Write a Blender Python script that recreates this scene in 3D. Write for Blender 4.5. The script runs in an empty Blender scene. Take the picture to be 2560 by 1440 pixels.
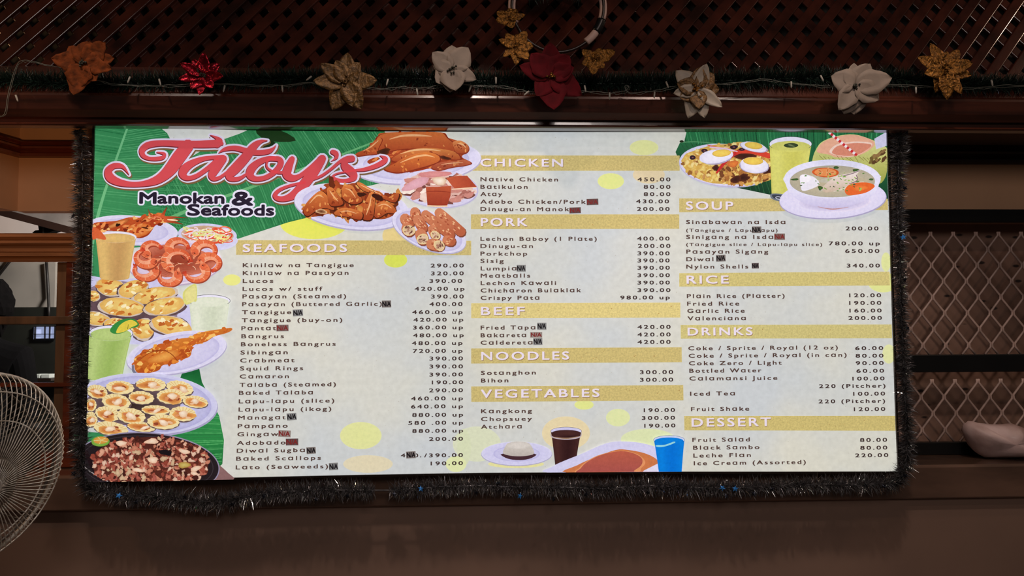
import bpy, bmesh, math, random
from mathutils import Vector, Matrix
from mathutils.geometry import tessellate_polygon
C = bpy.context.scene.collection
SC = bpy.context.scene
PI = math.pi

# ------------------------------------------------------------------ camera
ZC = 1.76                                   # height of the middle of the menu board above the floor
FPX = 2000.0                                # focal length for a 2560 px wide frame
CAM = Vector((-0.0693757, -2.59520447, ZC - 0.10561805))
RIGHT = Vector((0.99911854, -0.04164843, -0.00524955))
UP = Vector((0.00288179, -0.05670885, 0.9983866))
BACK = Vector((-0.04187893, -0.99752169, -0.05653885))
cd = bpy.data.cameras.new('camera'); cam = bpy.data.objects.new('camera', cd); C.objects.link(cam)
cd.sensor_width = 36.0; cd.lens = 36.0 * FPX / 2560.0; cd.clip_start = 0.05
cam.matrix_world = Matrix(((RIGHT.x, UP.x, BACK.x, CAM.x), (RIGHT.y, UP.y, BACK.y, CAM.y), (RIGHT.z, UP.z, BACK.z, CAM.z), (0, 0, 0, 1)))
SC.camera = cam

# ------------------------------------------------------------------ world, exposure, lamps
SC.view_settings.view_transform = 'Standard'; SC.view_settings.look = 'None'
SC.view_settings.exposure = 0.0; SC.view_settings.gamma = 1.0
SC.view_settings.use_curve_mapping = False
w = bpy.data.worlds.new('world'); SC.world = w; w.use_nodes = True
w.node_tree.nodes['Background'].inputs[0].default_value = (0.9, 0.75, 0.65, 1)
w.node_tree.nodes['Background'].inputs[1].default_value = 0.022

def lamp(name, kind, loc, energy, color, size=0.2, target=None, **kw):
    d = bpy.data.lights.new(name, kind); d.energy = energy; d.color = color
    if kind == 'AREA':
        d.shape = 'DISK'; d.size = size
    else:
        d.shadow_soft_size = size
    for k, v in kw.items(): setattr(d, k, v)
    o = bpy.data.objects.new(name, d); C.objects.link(o); o.location = loc
    if target is not None:
        o.rotation_euler = (Vector(target) - Vector(loc)).to_track_quat('-Z', 'Y').to_euler()
    return o
# added broad soft fill in front of the counter, for the room's ambient light
lamp('room_fill_light', 'AREA', (0.4, -4.6, ZC + 1.5), 32, (1.0, 0.87, 0.81), 1.2, (0.1, 0.3, ZC - 0.2))
# ceiling downlights over the counter: they throw the board's shadow on the wall below
for lx in (-1.35, -0.15, 1.05):
    lamp('ceiling_downlight', 'SPOT', (lx, -1.15, ZC + 1.62), 48, (1.0, 0.80, 0.68), 0.05, (lx, 0.05, ZC - 1.15), spot_size=math.radians(60), spot_blend=0.35)
# added warm spot, set low to reach the left bay beneath the beam
lamp('bay_warm_fill', 'SPOT', (-0.4, -2.6, ZC - 0.50), 64, (1.0, 0.50, 0.20), 0.05, (-1.80, 0.25, ZC + 0.45), spot_size=math.radians(18), spot_blend=0.6)
# added small lamps high up, placed to put glints in the lattice varnish
lamp('glint_lamp', 'POINT', (-3.0, -0.9, ZC + 1.75), 34, (1.0, 0.58, 0.28), 0.05)
lamp('glint_lamp', 'POINT', (0.9, -1.75, ZC + 1.75), 16, (1.0, 0.70, 0.58), 0.04)
lamp('glint_lamp', 'POINT', (3.05, -0.8, ZC + 1.75), 24, (1.0, 0.70, 0.50), 0.05)
# added out-of-view lamp that brightens the room behind the counter
lamp('back_room_fill', 'AREA', (-1.0, 0.7, ZC + 0.62), 50.0, (1.0, 0.92, 0.88), 0.3, (-1.9, 2.2, ZC + 0.15))

# ------------------------------------------------------------------ pixel -> point on a real plane
def ray(px, py):
    return (RIGHT * (px - 1280.0) + UP * (720.0 - py) - BACK * FPX)
def at(px, py, Y):
    d = ray(px, py); t = (Y - CAM.y) / d.y
    return CAM + d * t
def atplane(px, py, p0, n):
    d = ray(px, py); t = (Vector(p0) - CAM).dot(n) / d.dot(n)
    return CAM + d * t
def row(py, Y, px=1280): return at(px, py, Y).z
def col(px, Y, py=720): return at(px, py, Y).x

# ------------------------------------------------------------------ objects
def tag(o, label=None, cat=None, group=None, kind=None):
    if label: o['label'] = label
    if cat: o['category'] = cat
    if group: o['group'] = group
    if kind: o['kind'] = kind
    return o
def empty(name, loc):
    o = bpy.data.objects.new(name, None); C.objects.link(o); o.location = loc; o.empty_display_size = 0.05
    return o
def link(name, me, m=None, parent=None):
    o = bpy.data.objects.new(name, me); C.objects.link(o)
    if m is not None:
        for k in (m if isinstance(m, (list, tuple)) else [m]): me.materials.append(k)
    if parent is not None:
        o.parent = parent
        o.matrix_parent_inverse = Matrix.Translation(-world_loc(parent))
    return o
def world_loc(o):
    v = Vector(o.location)
    if o.parent is not None: v = v + (o.matrix_parent_inverse @ Vector((0, 0, 0))) + world_loc(o.parent)
    return v
def mesh(name, verts, faces, m=None, parent=None, smooth=False, mats=None):
    me = bpy.data.meshes.new(name); me.from_pydata([tuple(v) for v in verts], [], faces)
    if mats: me.polygons.foreach_set('material_index', mats)
    if smooth: me.polygons.foreach_set('use_smooth', [True] * len(me.polygons))
    me.update()
    return link(name, me, m, parent)
def bmobj(name, bm, m=None, parent=None, smooth=False):
    me = bpy.data.meshes.new(name); bmesh.ops.recalc_face_normals(bm, faces=bm.faces[:]); bm.to_mesh(me); bm.free()
    if smooth: me.polygons.foreach_set('use_smooth', [True] * len(me.polygons))
    return link(name, me, m, parent)
def bbox(bm, a, b, bevel=0.0):
    lo = Vector((min(a[i], b[i]) for i in range(3))); hi = Vector((max(a[i], b[i]) for i in range(3)))
    r = bmesh.ops.create_cube(bm, size=1.0)
    for v in r['verts']:
        v.co = Vector(((lo[i] + hi[i]) / 2 + v.co[i] * (hi[i] - lo[i]) for i in range(3)))
    if bevel > 0:
        es = list({e for v in r['verts'] for e in v.link_edges})
        bmesh.ops.bevel(bm, geom=es, offset=bevel, segments=2, affect='EDGES', profile=0.5)
def boxobj(name, a, b, m, parent=None, bevel=0.0):
    bm = bmesh.new(); bbox(bm, a, b, bevel); return bmobj(name, bm, m, parent)
def tube_into(bm, pts, r, n=8, closed=False, cap=True):
    pts = [Vector(p) for p in pts]; rs = r if isinstance(r, (list, tuple)) else [r] * len(pts)
    rings = []; nn = len(pts)
    prev = None
    for i, p in enumerate(pts):
        if closed: t = pts[(i + 1) % nn] - pts[i - 1]
        else: t = pts[min(i + 1, nn - 1)] - pts[max(i - 1, 0)]
        t = t.normalized() if t.length > 1e-9 else Vector((0, 0, 1))
        if prev is None:
            a = t.orthogonal().normalized()
        else:
            a = (prev - t * prev.dot(t))
            a = a.normalized() if a.length > 1e-6 else t.orthogonal().normalized()
        prev = a; b = t.cross(a)
        rings.append([bm.verts.new(p + (a * math.cos(2 * PI * k / n) + b * math.sin(2 * PI * k / n)) * rs[i]) for k in range(n)])
    for i in range(nn if closed else nn - 1):
        A, Bq = rings[i], rings[(i + 1) % nn]
        for k in range(n):
            bm.faces.new((A[k], A[(k + 1) % n], Bq[(k + 1) % n], Bq[k]))
    if cap and not closed:
        bm.faces.new(rings[0][::-1]); bm.faces.new(rings[-1])
def tubeobj(name, pts, r, m, parent=None, n=8, closed=False):
    bm = bmesh.new(); tube_into(bm, pts, r, n, closed); return bmobj(name, bm, m, parent, True)
def extrude_x(name, prof, x0, x1, m, parent=None, bevel=0.0):
    """a profile of (y, z) points swept along x"""
    bm = bmesh.new()
    A = [bm.verts.new((x0, y, z)) for y, z in prof]; B_ = [bm.verts.new((x1, y, z)) for y, z in prof]
    n = len(prof)
    for i in range(n): bm.faces.new((A[i], A[(i + 1) % n], B_[(i + 1) % n], B_[i]))
    bm.faces.new(A[::-1]); bm.faces.new(B_)
    return bmobj(name, bm, m, parent)

# ------------------------------------------------------------------ materials
def lin(c):
    out = []
    for v in c[:3]:
        v = max(0.0, min(1.0, v / 255.0)); out.append(v / 12.92 if v <= 0.04045 else ((v + 0.055) / 1.055) ** 2.4)
    return tuple(out)
def mat(name, rgb, rough=0.5, metal=0.0, noise=0.0, scale=8.0, stretch=(1, 1, 1), dark=None, bump=0.0, spec=0.5, trans=0.0, coat=0.0, sss=None):
    m = bpy.data.materials.new(name); m.use_nodes = True
    nt = m.node_tree; b = nt.nodes['Principled BSDF']
    b.inputs['Base Color'].default_value = (*lin(rgb), 1); b.inputs['Roughness'].default_value = rough
    b.inputs['Metallic'].default_value = metal; b.inputs['Specular IOR Level'].default_value = spec
    b.inputs['Transmission Weight'].default_value = trans
    b.inputs['Coat Weight'].default_value = coat
    if noise > 0 or bump > 0:
        tc = nt.nodes.new('ShaderNodeTexCoord'); mp = nt.nodes.new('ShaderNodeMapping'); mp.inputs['Scale'].default_value = stretch
        nz = nt.nodes.new('ShaderNodeTexNoise'); nz.inputs['Scale'].default_value = scale; nz.inputs['Detail'].default_value = 5
        nt.links.new(tc.outputs['Object'], mp.inputs[0]); nt.links.new(mp.outputs[0], nz.inputs['Vector'])
        if noise > 0:
            mx = nt.nodes.new('ShaderNodeMix'); mx.data_type = 'RGBA'
            d = dark if dark else tuple(v * (1 - noise) for v in rgb)
            mx.inputs['A'].default_value = (*lin(rgb), 1); mx.inputs['B'].default_value = (*lin(d), 1)
            rp = nt.nodes.new('ShaderNodeValToRGB'); rp.color_ramp.elements[0].position = 0.35; rp.color_ramp.elements[1].position = 0.68
            nt.links.new(nz.outputs['Fac'], rp.inputs[0]); nt.links.new(rp.outputs[0], mx.inputs['Factor'])
            nt.links.new(mx.outputs['Result'], b.inputs['Base Color'])
        if bump > 0:
            bp = nt.nodes.new('ShaderNodeBump'); bp.inputs['Strength'].default_value = bump; bp.inputs['Distance'].default_value = 0.01
            nt.links.new(nz.outputs['Fac'], bp.inputs['Height']); nt.links.new(bp.outputs[0], b.inputs['Normal'])
    return m
M = {}
M['beam'] = mat('varnished_wood', (80, 40, 28), 0.20, noise=0.5, scale=6, stretch=(0.4, 6, 6), bump=0.04, spec=0.9, coat=0.5)
M['lattice'] = mat('lattice_wood', (72, 34, 25), 0.17, noise=0.5, scale=9, stretch=(1, 1, 1), bump=0.12)
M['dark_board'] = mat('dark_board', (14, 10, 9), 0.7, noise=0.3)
M['tan'] = mat('tan_paint', (206, 160, 124), 0.6, noise=0.07, scale=3, bump=0.02)
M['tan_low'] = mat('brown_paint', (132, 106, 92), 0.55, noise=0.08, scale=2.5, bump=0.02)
M['mould'] = mat('mahogany_moulding', (118, 52, 28), 0.22, noise=0.35, scale=5, stretch=(0.5, 6, 6), coat=0.4)
M['rail'] = mat('oak_rail', (150, 98, 62), 0.3, noise=0.3, scale=5, stretch=(0.5, 8, 8))
M['stile'] = mat('stile_wood', (120, 84, 56), 0.35, noise=0.25, scale=6, stretch=(6, 6, 0.5))
M['dark_wood'] = mat('dark_wood', (46, 30, 24), 0.35, noise=0.3, scale=6)
M['white_room'] = mat('white_plaster', (205, 196, 190), 0.8, noise=0.06, scale=4)
M['grey_room'] = mat('grey_plaster', (150, 142, 135), 0.8, noise=0.12, scale=5)
M['gable'] = mat('gable_plaster', (112, 106, 100), 0.8, noise=0.2, scale=9)  # darker grey than the other plaster
M['dark_green'] = mat('dark_panel', (36, 37, 33), 0.8, noise=0.3, scale=7, spec=0.1)
M['black_gloss'] = mat('black_paint', (18, 19, 20), 0.3, noise=0.2)
M['ledge'] = mat('polished_ledge', (112, 86, 72), 0.12, noise=0.3, scale=3, stretch=(1, 3, 3), coat=0.5, spec=0.7)
M['grille'] = mat('grille_metal', (184, 158, 148), 0.45, metal=0.0, noise=0.2, scale=20)
M['frame'] = mat('lightbox_frame', (70, 60, 56), 0.25, metal=0.8, noise=0.15, scale=12)
M['case'] = mat('lightbox_case', (30, 28, 27), 0.5, noise=0.2)
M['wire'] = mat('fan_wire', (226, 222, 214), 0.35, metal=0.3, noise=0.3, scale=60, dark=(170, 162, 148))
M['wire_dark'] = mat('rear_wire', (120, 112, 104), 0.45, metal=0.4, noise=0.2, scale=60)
M['fan_plastic'] = mat('fan_plastic', (92, 78, 66), 0.45, noise=0.2, scale=20)
M['fan_badge'] = mat('fan_badge', (200, 195, 188), 0.3, metal=0.4, noise=0.1)
M['fan_blade'] = mat('fan_blade', (58, 54, 52), 0.35, noise=0.2)
M['gold'] = mat('gold_foil', (138, 92, 32), 0.32, metal=0.75, noise=0.45, scale=140, bump=0.5)
M['gold_soft'] = mat('gold_gauze', (104, 74, 34), 0.45, metal=0.45, noise=0.4, scale=110, bump=0.4)
M['orange'] = mat('rust_gauze', (112, 54, 22), 0.8, spec=0.1, noise=0.4, scale=60, bump=0.4)
M['red_foil'] = mat('red_foil', (168, 18, 40), 0.22, metal=0.8, noise=0.3, scale=60, bump=0.4)
M['red_velvet'] = mat('red_velvet', (84, 14, 22), 0.85, spec=0.1, noise=0.25, scale=30, bump=0.15)
M['cream'] = mat('cream_fabric', (124, 111, 100), 0.7, noise=0.12, scale=25, bump=0.1)
M['cream_gold'] = mat('cream_silk', (152, 141, 126), 0.5, noise=0.12, scale=25, bump=0.1)
M['ribbon'] = mat('ribbon', (206, 176, 166), 0.6, noise=0.1, scale=15)
M['pine'] = mat('pine_needles', (22, 44, 36), 0.45, noise=0.4, scale=30)
M['stamen'] = mat('stamen', (40, 40, 28), 0.6, noise=0.4, scale=60)
M['tinsel'] = mat('black_tinsel', (112, 110, 114), 0.32, metal=0.45, noise=0.4, scale=40)
M['tinsel_silver'] = mat('silver_tinsel', (235, 235, 230), 0.12, metal=1.0, noise=0.1, scale=40)
M['star_dark'] = mat('dark_star', (30, 34, 46), 0.3, metal=0.7, noise=0.2)
M['star_blue'] = mat('blue_star', (52, 138, 225), 0.3, metal=0.4, noise=0.15)
M['bulb'] = mat('clear_bulb', (150, 146, 138), 0.2, noise=0.05)
M['cord'] = mat('pale_cord', (92, 94, 86), 0.4, noise=0.1)
M['cable'] = mat('dark_cable', (24, 18, 18), 0.5, noise=0.1)
M['stone'] = mat('pale_stone', (206, 182, 180), 0.5, noise=0.3, scale=9, dark=(164, 136, 130), bump=0.5, coat=0.1)
M['hair'] = mat('black_hair', (13, 11, 12), 0.95, noise=0.3, scale=60, spec=0.05)
M['skin'] = mat('skin', (120, 82, 62), 0.5, noise=0.08)
M['shirt'] = mat('dark_shirt', (15, 14, 16), 0.95, noise=0.2, spec=0.05)
M['floor'] = mat('floor_tile', (120, 100, 88), 0.4, noise=0.2, scale=3)
M['reflection_white'] = mat('white_reflection', (210, 214, 210), 0.6, noise=0.05)
def glass_mat(name):
    m = bpy.data.materials.new(name); m.use_nodes = True; nt = m.node_tree; nt.nodes.clear()
    o = nt.nodes.new('ShaderNodeOutputMaterial'); mx = nt.nodes.new('ShaderNodeMixShader'); t = nt.nodes.new('ShaderNodeBsdfTransparent')
    g = nt.nodes.new('ShaderNodeBsdfGlossy'); g.inputs['Roughness'].default_value = 0.02; fr = nt.nodes.new('ShaderNodeFresnel'); fr.inputs[0].default_value = 1.5
    t.inputs[0].default_value = (0.9, 0.92, 0.9, 1)
    nt.links.new(fr.outputs[0], mx.inputs[0]); nt.links.new(t.outputs[0], mx.inputs[1]); nt.links.new(g.outputs[0], mx.inputs[2]); nt.links.new(mx.outputs[0], o.inputs[0])
    return m
M['glass'] = glass_mat('window_glass')
def glow_mat(name, rgb, e):
    m = mat(name, rgb, 0.5); b = m.node_tree.nodes['Principled BSDF']
    b.inputs['Emission Color'].default_value = (*lin(rgb), 1); b.inputs['Emission Strength'].default_value = e
    return m
M['daylight'] = glow_mat('daylight_pane', (170, 180, 225), 0.9)

# The printed film of the back-lit sign: the ink's colour is carried by the print itself (a flat colour picture), the
# whole film glows evenly because the lightbox behind it is lit.
GLOW = 0.80
def backlit(nt, out, b):
    """the film glows in its own colour and scatters back a little of the room's light"""
    s = nt.nodes.new('ShaderNodeVectorMath'); s.operation = 'SCALE'; s.inputs['Scale'].default_value = 0.45
    nt.links.new(out, s.inputs[0]); nt.links.new(s.outputs[0], b.inputs['Base Color']); nt.links.new(out, b.inputs['Emission Color'])
def print_mat(name, grain, gscale, lo=0.0):
    m = bpy.data.materials.new(name); m.use_nodes = True; nt = m.node_tree; b = nt.nodes['Principled BSDF']
    a = nt.nodes.new('ShaderNodeAttribute'); a.attribute_name = 'ink'
    tc = nt.nodes.new('ShaderNodeTexCoord'); nz = nt.nodes.new('ShaderNodeTexNoise'); nz.inputs['Scale'].default_value = gscale; nz.inputs['Detail'].default_value = 6; nz.inputs['Roughness'].default_value = 0.65
    nt.links.new(tc.outputs['Object'], nz.inputs['Vector'])
    mr = nt.nodes.new('ShaderNodeMapRange'); mr.inputs['From Min'].default_value = 0.3; mr.inputs['From Max'].default_value = 0.7
    mr.inputs['To Min'].default_value = 1 - grain; mr.inputs['To Max'].default_value = 1 + grain * 0.8
    nt.links.new(nz.outputs['Fac'], mr.inputs['Value'])
    mu = nt.nodes.new('ShaderNodeVectorMath'); mu.operation = 'SCALE'
    nt.links.new(a.outputs['Color'], mu.inputs[0]); nt.links.new(mr.outputs[0], mu.inputs['Scale'])
    backlit(nt, mu.outputs[0], b)
    b.inputs['Emission Strength'].default_value = GLOW; b.inputs['Roughness'].default_value = 0.45; b.inputs['Specular IOR Level'].default_value = 0.15
    return m
M['print'] = print_mat('printed_film', 0.07, 90)
M['print_food'] = print_mat('printed_photo', 0.10, 110)
M['print_band'] = print_mat('printed_gold_band', 0.22, 160)
M['print_flat'] = print_mat('printed_lettering', 0.03, 60)
def parchment():
    m = bpy.data.materials.new('printed_parchment'); m.use_nodes = True; nt = m.node_tree; b = nt.nodes['Principled BSDF']
    tc = nt.nodes.new('ShaderNodeTexCoord')
    def nz(s, d=4):
        n = nt.nodes.new('ShaderNodeTexNoise'); n.inputs['Scale'].default_value = s; n.inputs['Detail'].default_value = d
        nt.links.new(tc.outputs['Object'], n.inputs['Vector']); return n
    a = nz(2.2, 3); f = nz(55, 6); k = nz(170, 2)
    r = nt.nodes.new('ShaderNodeValToRGB'); r.color_ramp.elements[0].position = 0.36; r.color_ramp.elements[1].position = 0.66
    r.color_ramp.elements[0].color = (*lin((203, 209, 213)), 1); r.color_ramp.elements[1].color = (*lin((219, 218, 205)), 1)
    nt.links.new(a.outputs['Fac'], r.inputs[0])
    mr = nt.nodes.new('ShaderNodeMapRange'); mr.inputs['From Min'].default_value = 0.3; mr.inputs['From Max'].default_value = 0.7; mr.inputs['To Min'].default_value = 0.94; mr.inputs['To Max'].default_value = 1.05
    nt.links.new(f.outputs['Fac'], mr.inputs['Value'])
    mu = nt.nodes.new('ShaderNodeVectorMath'); mu.operation = 'SCALE'; nt.links.new(r.outputs[0], mu.inputs[0]); nt.links.new(mr.outputs[0], mu.inputs['Scale'])
    sp = nt.nodes.new('ShaderNodeValToRGB'); sp.color_ramp.elements[0].position = 0.70; sp.color_ramp.elements[1].position = 0.78
    nt.links.new(k.outputs['Fac'], sp.inputs[0])
    mx = nt.nodes.new('ShaderNodeMix'); mx.data_type = 'RGBA'; mx.inputs['B'].default_value = (*lin((168, 158, 140)), 1)
    nt.links.new(sp.outputs[0], mx.inputs['Factor']); nt.links.new(mu.outputs[0], mx.inputs['A'])
    backlit(nt, mx.outputs['Result'], b)
    b.inputs['Emission Strength'].default_value = GLOW; b.inputs['Roughness'].default_value = 0.45; b.inputs['Specular IOR Level'].default_value = 0.15
    return m
M['parchment'] = parchment()
# ================================================================== the setting
XL, XR = -2.3, 2.4
YW = 0.30                                                   # wall plane behind the board
YL = 0.06                                                   # front of the ledge
boxobj('floor', (-4, -4, -0.05), (4, 3, 0.0), M['floor'])['kind'] = 'structure'
zl_top = row(1176, YL); zl_bot = row(1263, YL)
o = boxobj('wall_front', (XL, 0.085, 0.0), (XR, 0.20, zl_bot), M['tan_low']); tag(o, kind='structure')
ledge = extrude_x('counter_ledge', [(YL + .006, zl_bot + .001), (YL, zl_bot + .006), (YL, zl_top - .008), (YL + .008, zl_top), (0.345, zl_top), (0.345, zl_bot + .001)], XL, XR, M['ledge'])
tag(ledge, 'long polished brown ledge running below the lit menu board', 'counter')
# header beam with its two beads
pr = [(0.10, 172), (-0.05, 176), (-0.085, 236), (-0.097, 240), (-0.0985, 246), (-0.087, 279), (-0.086, 280.6), (-0.066, 298.4), (-0.064, 299.5), (-0.050, 300.5),
      (-0.050, 311), (-0.064, 312.5), (-0.068, 316), (-0.062, 320), (-0.03, 327), (-0.022, 315), (0.10, 310), (0.34, 309)]
o = extrude_x('trim_1', [(y, row(r, y)) for y, r in pr] + [(0.34, row(172, 0.10))], XL, XR, M['beam']); tag(o, kind='structure')
# lattice, leaning back 14 degrees above the beam
TILT = math.radians(14)
LN = Vector((0, -math.cos(TILT), math.sin(TILT))); LU = Vector((0, math.sin(TILT), math.cos(TILT)))
L0 = Vector((0, 0.0, row(200, 0.0)))
def strips(ang, off, name, parent):
    bm = bmesh.new(); Wd, Th, step = 0.034, 0.009, 0.078
    Hh = 0.62; dx = Hh / math.tan(ang)
    n0 = int(-2.9 / step); n1 = int(2.9 / step)
    rnd = random.Random(int(ang * 100))
    d = Vector((math.cos(ang), math.sin(ang))); nrm = Vector((-d.y, d.x))
    for k in range(n0, n1):
        x0 = k * step; c = Vector((x0, 0.0)); L = Hh / math.sin(ang)
        vs = []
        t = Th * rnd.uniform(0.85, 1.1)
        e = .0034; arc = [(e * (1 - math.cos(q * PI / 8)), e * (1 - math.sin(q * PI / 8))) for q in range(5)]
        prof = [(-Wd / 2, 0)] + [(-Wd / 2 + p, t - q) for p, q in arc] + [(Wd / 2 - p, t - q) for p, q in arc[::-1]] + [(Wd / 2, 0)]
        A = []; B_ = []
        for (a, h) in prof:
            for s, lst in ((0, A), (L, B_)):
                q = c + d * s + nrm * a
                lst.append(bm.verts.new(L0 + Vector((1, 0, 0)) * q.x + LU * q.y + LN * (off + h)))
        n = len(prof)
        for i in range(n): bm.faces.new((A[i], A[(i + 1) % n], B_[(i + 1) % n], B_[i]))
        bm.faces.new(A); bm.faces.new(B_[::-1])
    return bmobj(name, bm, M['lattice'], parent)
lat = empty('lattice_screen', tuple(L0)); tag(lat, 'dark reddish wooden diagonal lattice screen above the beam', 'lattice')
s1 = strips(math.radians(51), 0.0095, 'lattice_strips', lat)
s2 = strips(math.radians(129), 0.0, 'lattice_strips', lat)
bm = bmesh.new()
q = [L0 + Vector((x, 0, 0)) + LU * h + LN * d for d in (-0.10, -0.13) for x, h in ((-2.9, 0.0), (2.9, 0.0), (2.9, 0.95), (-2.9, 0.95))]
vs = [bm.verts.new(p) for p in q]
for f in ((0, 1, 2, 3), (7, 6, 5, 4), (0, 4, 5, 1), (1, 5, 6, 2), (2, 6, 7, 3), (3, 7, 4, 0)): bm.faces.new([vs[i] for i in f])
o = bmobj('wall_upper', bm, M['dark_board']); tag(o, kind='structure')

# ---- left bay: tan wall over an opening, a corner, a crown moulding
zt = row(300, YW); xb = col(640, YW)
zo = row(528, YW, 120)                                       # top of the opening
bm = bmesh.new(); bbox(bm, (col(38, YW), YW, zo), (xb, YW + .05, zt + .12)); o = bmobj('wall_left', bm, M['tan']); tag(o, kind='structure')
# side wall of the bay, turned towards the dining room
zm = row(370, YW, 38)
near = None
d = ray(0, 333); t = (zm - CAM.z) / d.z; near = CAM + d * t
c0 = Vector((col(38, YW), YW, 0)); dirv = Vector((near.x - c0.x, near.y - c0.y, 0)); dirv = Vector((-0.06, -0.232, 0)); near = c0 + dirv; c1 = c0 + dirv * 1.9
zn = zo; sl = 0.0
thick = Vector((-0.55, 0, 0))
bm = bmesh.new()
P = [c0 + Vector((0, 0, zo)), c1 + Vector((0, 0, zo + sl * 1.9)), c1 + Vector((0, 0, zt + .12)), c0 + Vector((0, 0, zt + .12))]
P += [p + thick for p in P]
vs = [bm.verts.new(p) for p in P]
for f in ((0, 1, 2, 3), (7, 6, 5, 4), (0, 4, 5, 1), (1, 5, 6, 2), (2, 6, 7, 3), (3, 7, 4, 0)): bm.faces.new([vs[i] for i in f])
o = bmobj('wall_side', bm, M['tan']); tag(o, kind='structure')
# crown moulding: along the wall, then round the corner along the side wall
za, zb_ = row(356, YW, 120), row(395, YW, 120)
def moulding_path(name, path, za, zb, m):
    hh = za - zb
    prof = [(0.0, 1.0), (0.030, 0.97), (0.034, 0.90), (0.026, 0.84), (0.028, 0.70), (0.036, 0.60), (0.030, 0.50), (0.018, 0.42), (0.020, 0.30), (0.024, 0.20), (0.016, 0.06), (0.0, 0.0)]
    bm = bmesh.new(); rings = []
    for i, (p, nrm) in enumerate(path):
        rings.append([bm.verts.new(Vector((p.x, p.y, zb + hh * h)) + nrm * d_) for d_, h in prof])
    for i in range(len(rings) - 1):
        for k in range(len(prof) - 1): bm.faces.new((rings[i][k], rings[i + 1][k], rings[i + 1][k + 1], rings[i][k + 1]))
        bm.faces.new((rings[i][-1], rings[i + 1][-1], rings[i + 1][0], rings[i][0]))
    bm.faces.new(rings[0]); bm.faces.new(rings[-1][::-1])
    return bmobj(name, bm, m)
nw = Vector((0, -1, 0)); dn = dirv.normalized(); ns = Vector((-dn.y, dn.x, 0)); ns = ns if ns.x > 0 else -ns
mid = (nw + ns) * (1.0 / (1 + nw.dot(ns)))
o = moulding_path('trim_2', [(Vector((xb, YW, 0)), nw), (c0, mid), (c1, ns)], za, zb_, M['mould']); tag(o, kind='structure')
# room behind the opening
o = boxobj('wall_back', (-3.6, 2.2, 0.6), (-0.8, 2.25, 3.2), M['white_room']); tag(o, kind='structure')
bm = bmesh.new()
for a, b, r in (((-40, 519), (205, 584), 9.0),):
    pa, pb = at(a[0], a[1], 1.0), at(b[0], b[1], 1.0); rr = r / FPX * 3.6
    for y0, y1 in ((1.0, 1.10),):
        V = [bm.verts.new(v) for v in [Vector((pa.x, y, pa.z + s * rr)) for y in (y0, y1) for s in (-1, 1)] + [Vector((pb.x, y, pb.z + s * rr)) for y in (y0, y1) for s in (-1, 1)]]
        for f in ((0, 1, 3, 2), (4, 6, 7, 5), (0, 2, 6, 4), (1, 5, 7, 3), (0, 4, 5, 1), (2, 3, 7, 6)): bm.faces.new([V[i] for i in f])
o = bmobj('trim_3', bm, M['dark_wood']); tag(o, kind='structure')
# the grey gable above the sloping timber
bm = bmesh.new()
G = [(-40, 519), (205, 584), (240, 584), (240, 500), (-40, 500)]
V0 = [bm.verts.new(at(x, y, 1.04)) for x, y in G]; V1 = [bm.verts.new(at(x, y, 1.04) + Vector((0, .04, 0))) for x, y in G]
bm.faces.new(V0); bm.faces.new(V1[::-1])
for i in range(5): bm.faces.new((V0[i], V0[(i + 1) % 5], V1[(i + 1) % 5], V1[i]))
o = bmobj('wall_gable', bm, M['gable']); tag(o, kind='structure')
# bracket hanging from the sloping timber
br = empty('wall_bracket', tuple(at(112, 582, 1.05)))
tag(br, 'dark grey bracket fixed under the sloping timber above the left window', 'bracket')
bm = bmesh.new()
S = [(93, 551), (97, 575), (88, 576), (80, 582), (120, 582), (140, 575), (142, 564), (120, 556)]
V0 = [bm.verts.new(at(x, y, 1.03)) for x, y in S]; V1 = [bm.verts.new(at(x, y, 1.03) + Vector((0, .05, 0))) for x, y in S]
bm.faces.new(V0); bm.faces.new(V1[::-1])
for i in range(len(S)): bm.faces.new((V0[i], V0[(i + 1) % len(S)], V1[(i + 1) % len(S)], V1[i]))
bmobj('bracket_body', bm, M['dark_green'], br)
tubeobj('bracket_cable', [at(x, y, 1.02) for x, y in ((114, 556), (110, 562), (108, 572), (107, 583))], 0.004, M['cable'], br)

# ---- window on the left: rail, stile, bars, pane
def xr(px, Y): return col(px, Y, 800)
YF = 0.26
prof = [(0.34, 583), (0.20, 583), (0.192, 586), (0.190, 592), (0.198, 597), (0.204, 600), (0.198, 604), (0.197, 608), (0.206, 613), (0.212, 615), (0.212, 629), (0.216, 631), (0.212, 633), (0.212, 640), (0.235, 641), (0.235, 655), (0.34, 655)]
o = extrude_x('trim_4', [(y, row(r, y, 100)) for y, r in prof], -2.6, col(420, .2), M['rail']); tag(o, kind='structure')
win = empty('window_1', tuple(at(80, 1140, YF))); tag(win, kind='structure')
zt1 = row(655, YF, 100); zb1 = zl_top + .002
boxobj('stile', (xr(139, YF), YF, zb1), (xr(166, YF), YF + .06, zt1), M['stile'], win, .003)
boxobj('inner_stile', (xr(166, YF), YF - .012, zb1), (xr(184, YF), YF + .06, zt1), M['mould'], win, .003)
boxobj('window_bar', (-2.6, YF - .02, row(811, YF, 100)), (xr(190, YF), YF + .03, row(791, YF, 100)), M['stile'], win, .003)
boxobj('window_bar', (-2.6, YF - .02, row(967, YF, 100)), (xr(192, YF), YF + .03, row(956, YF, 100)), M['mould'], win, .003)
boxobj('window_sill', (-2.6, YF - .05, zb1), (xr(400, YF), YF + .05, row(1128, YF, 100)), M['mould'], win, .004)
boxobj('pane', (-2.6, YF + .012, row(1130, YF, 100)), (xr(140, YF), YF + .018, zt1), M['glass'], win)
o = boxobj('wall_pier', (xr(184, YF), YF + .01, zb1), (xr(640, YF), YF + .08, zo), M['dark_wood']); tag(o, kind='structure')
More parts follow.
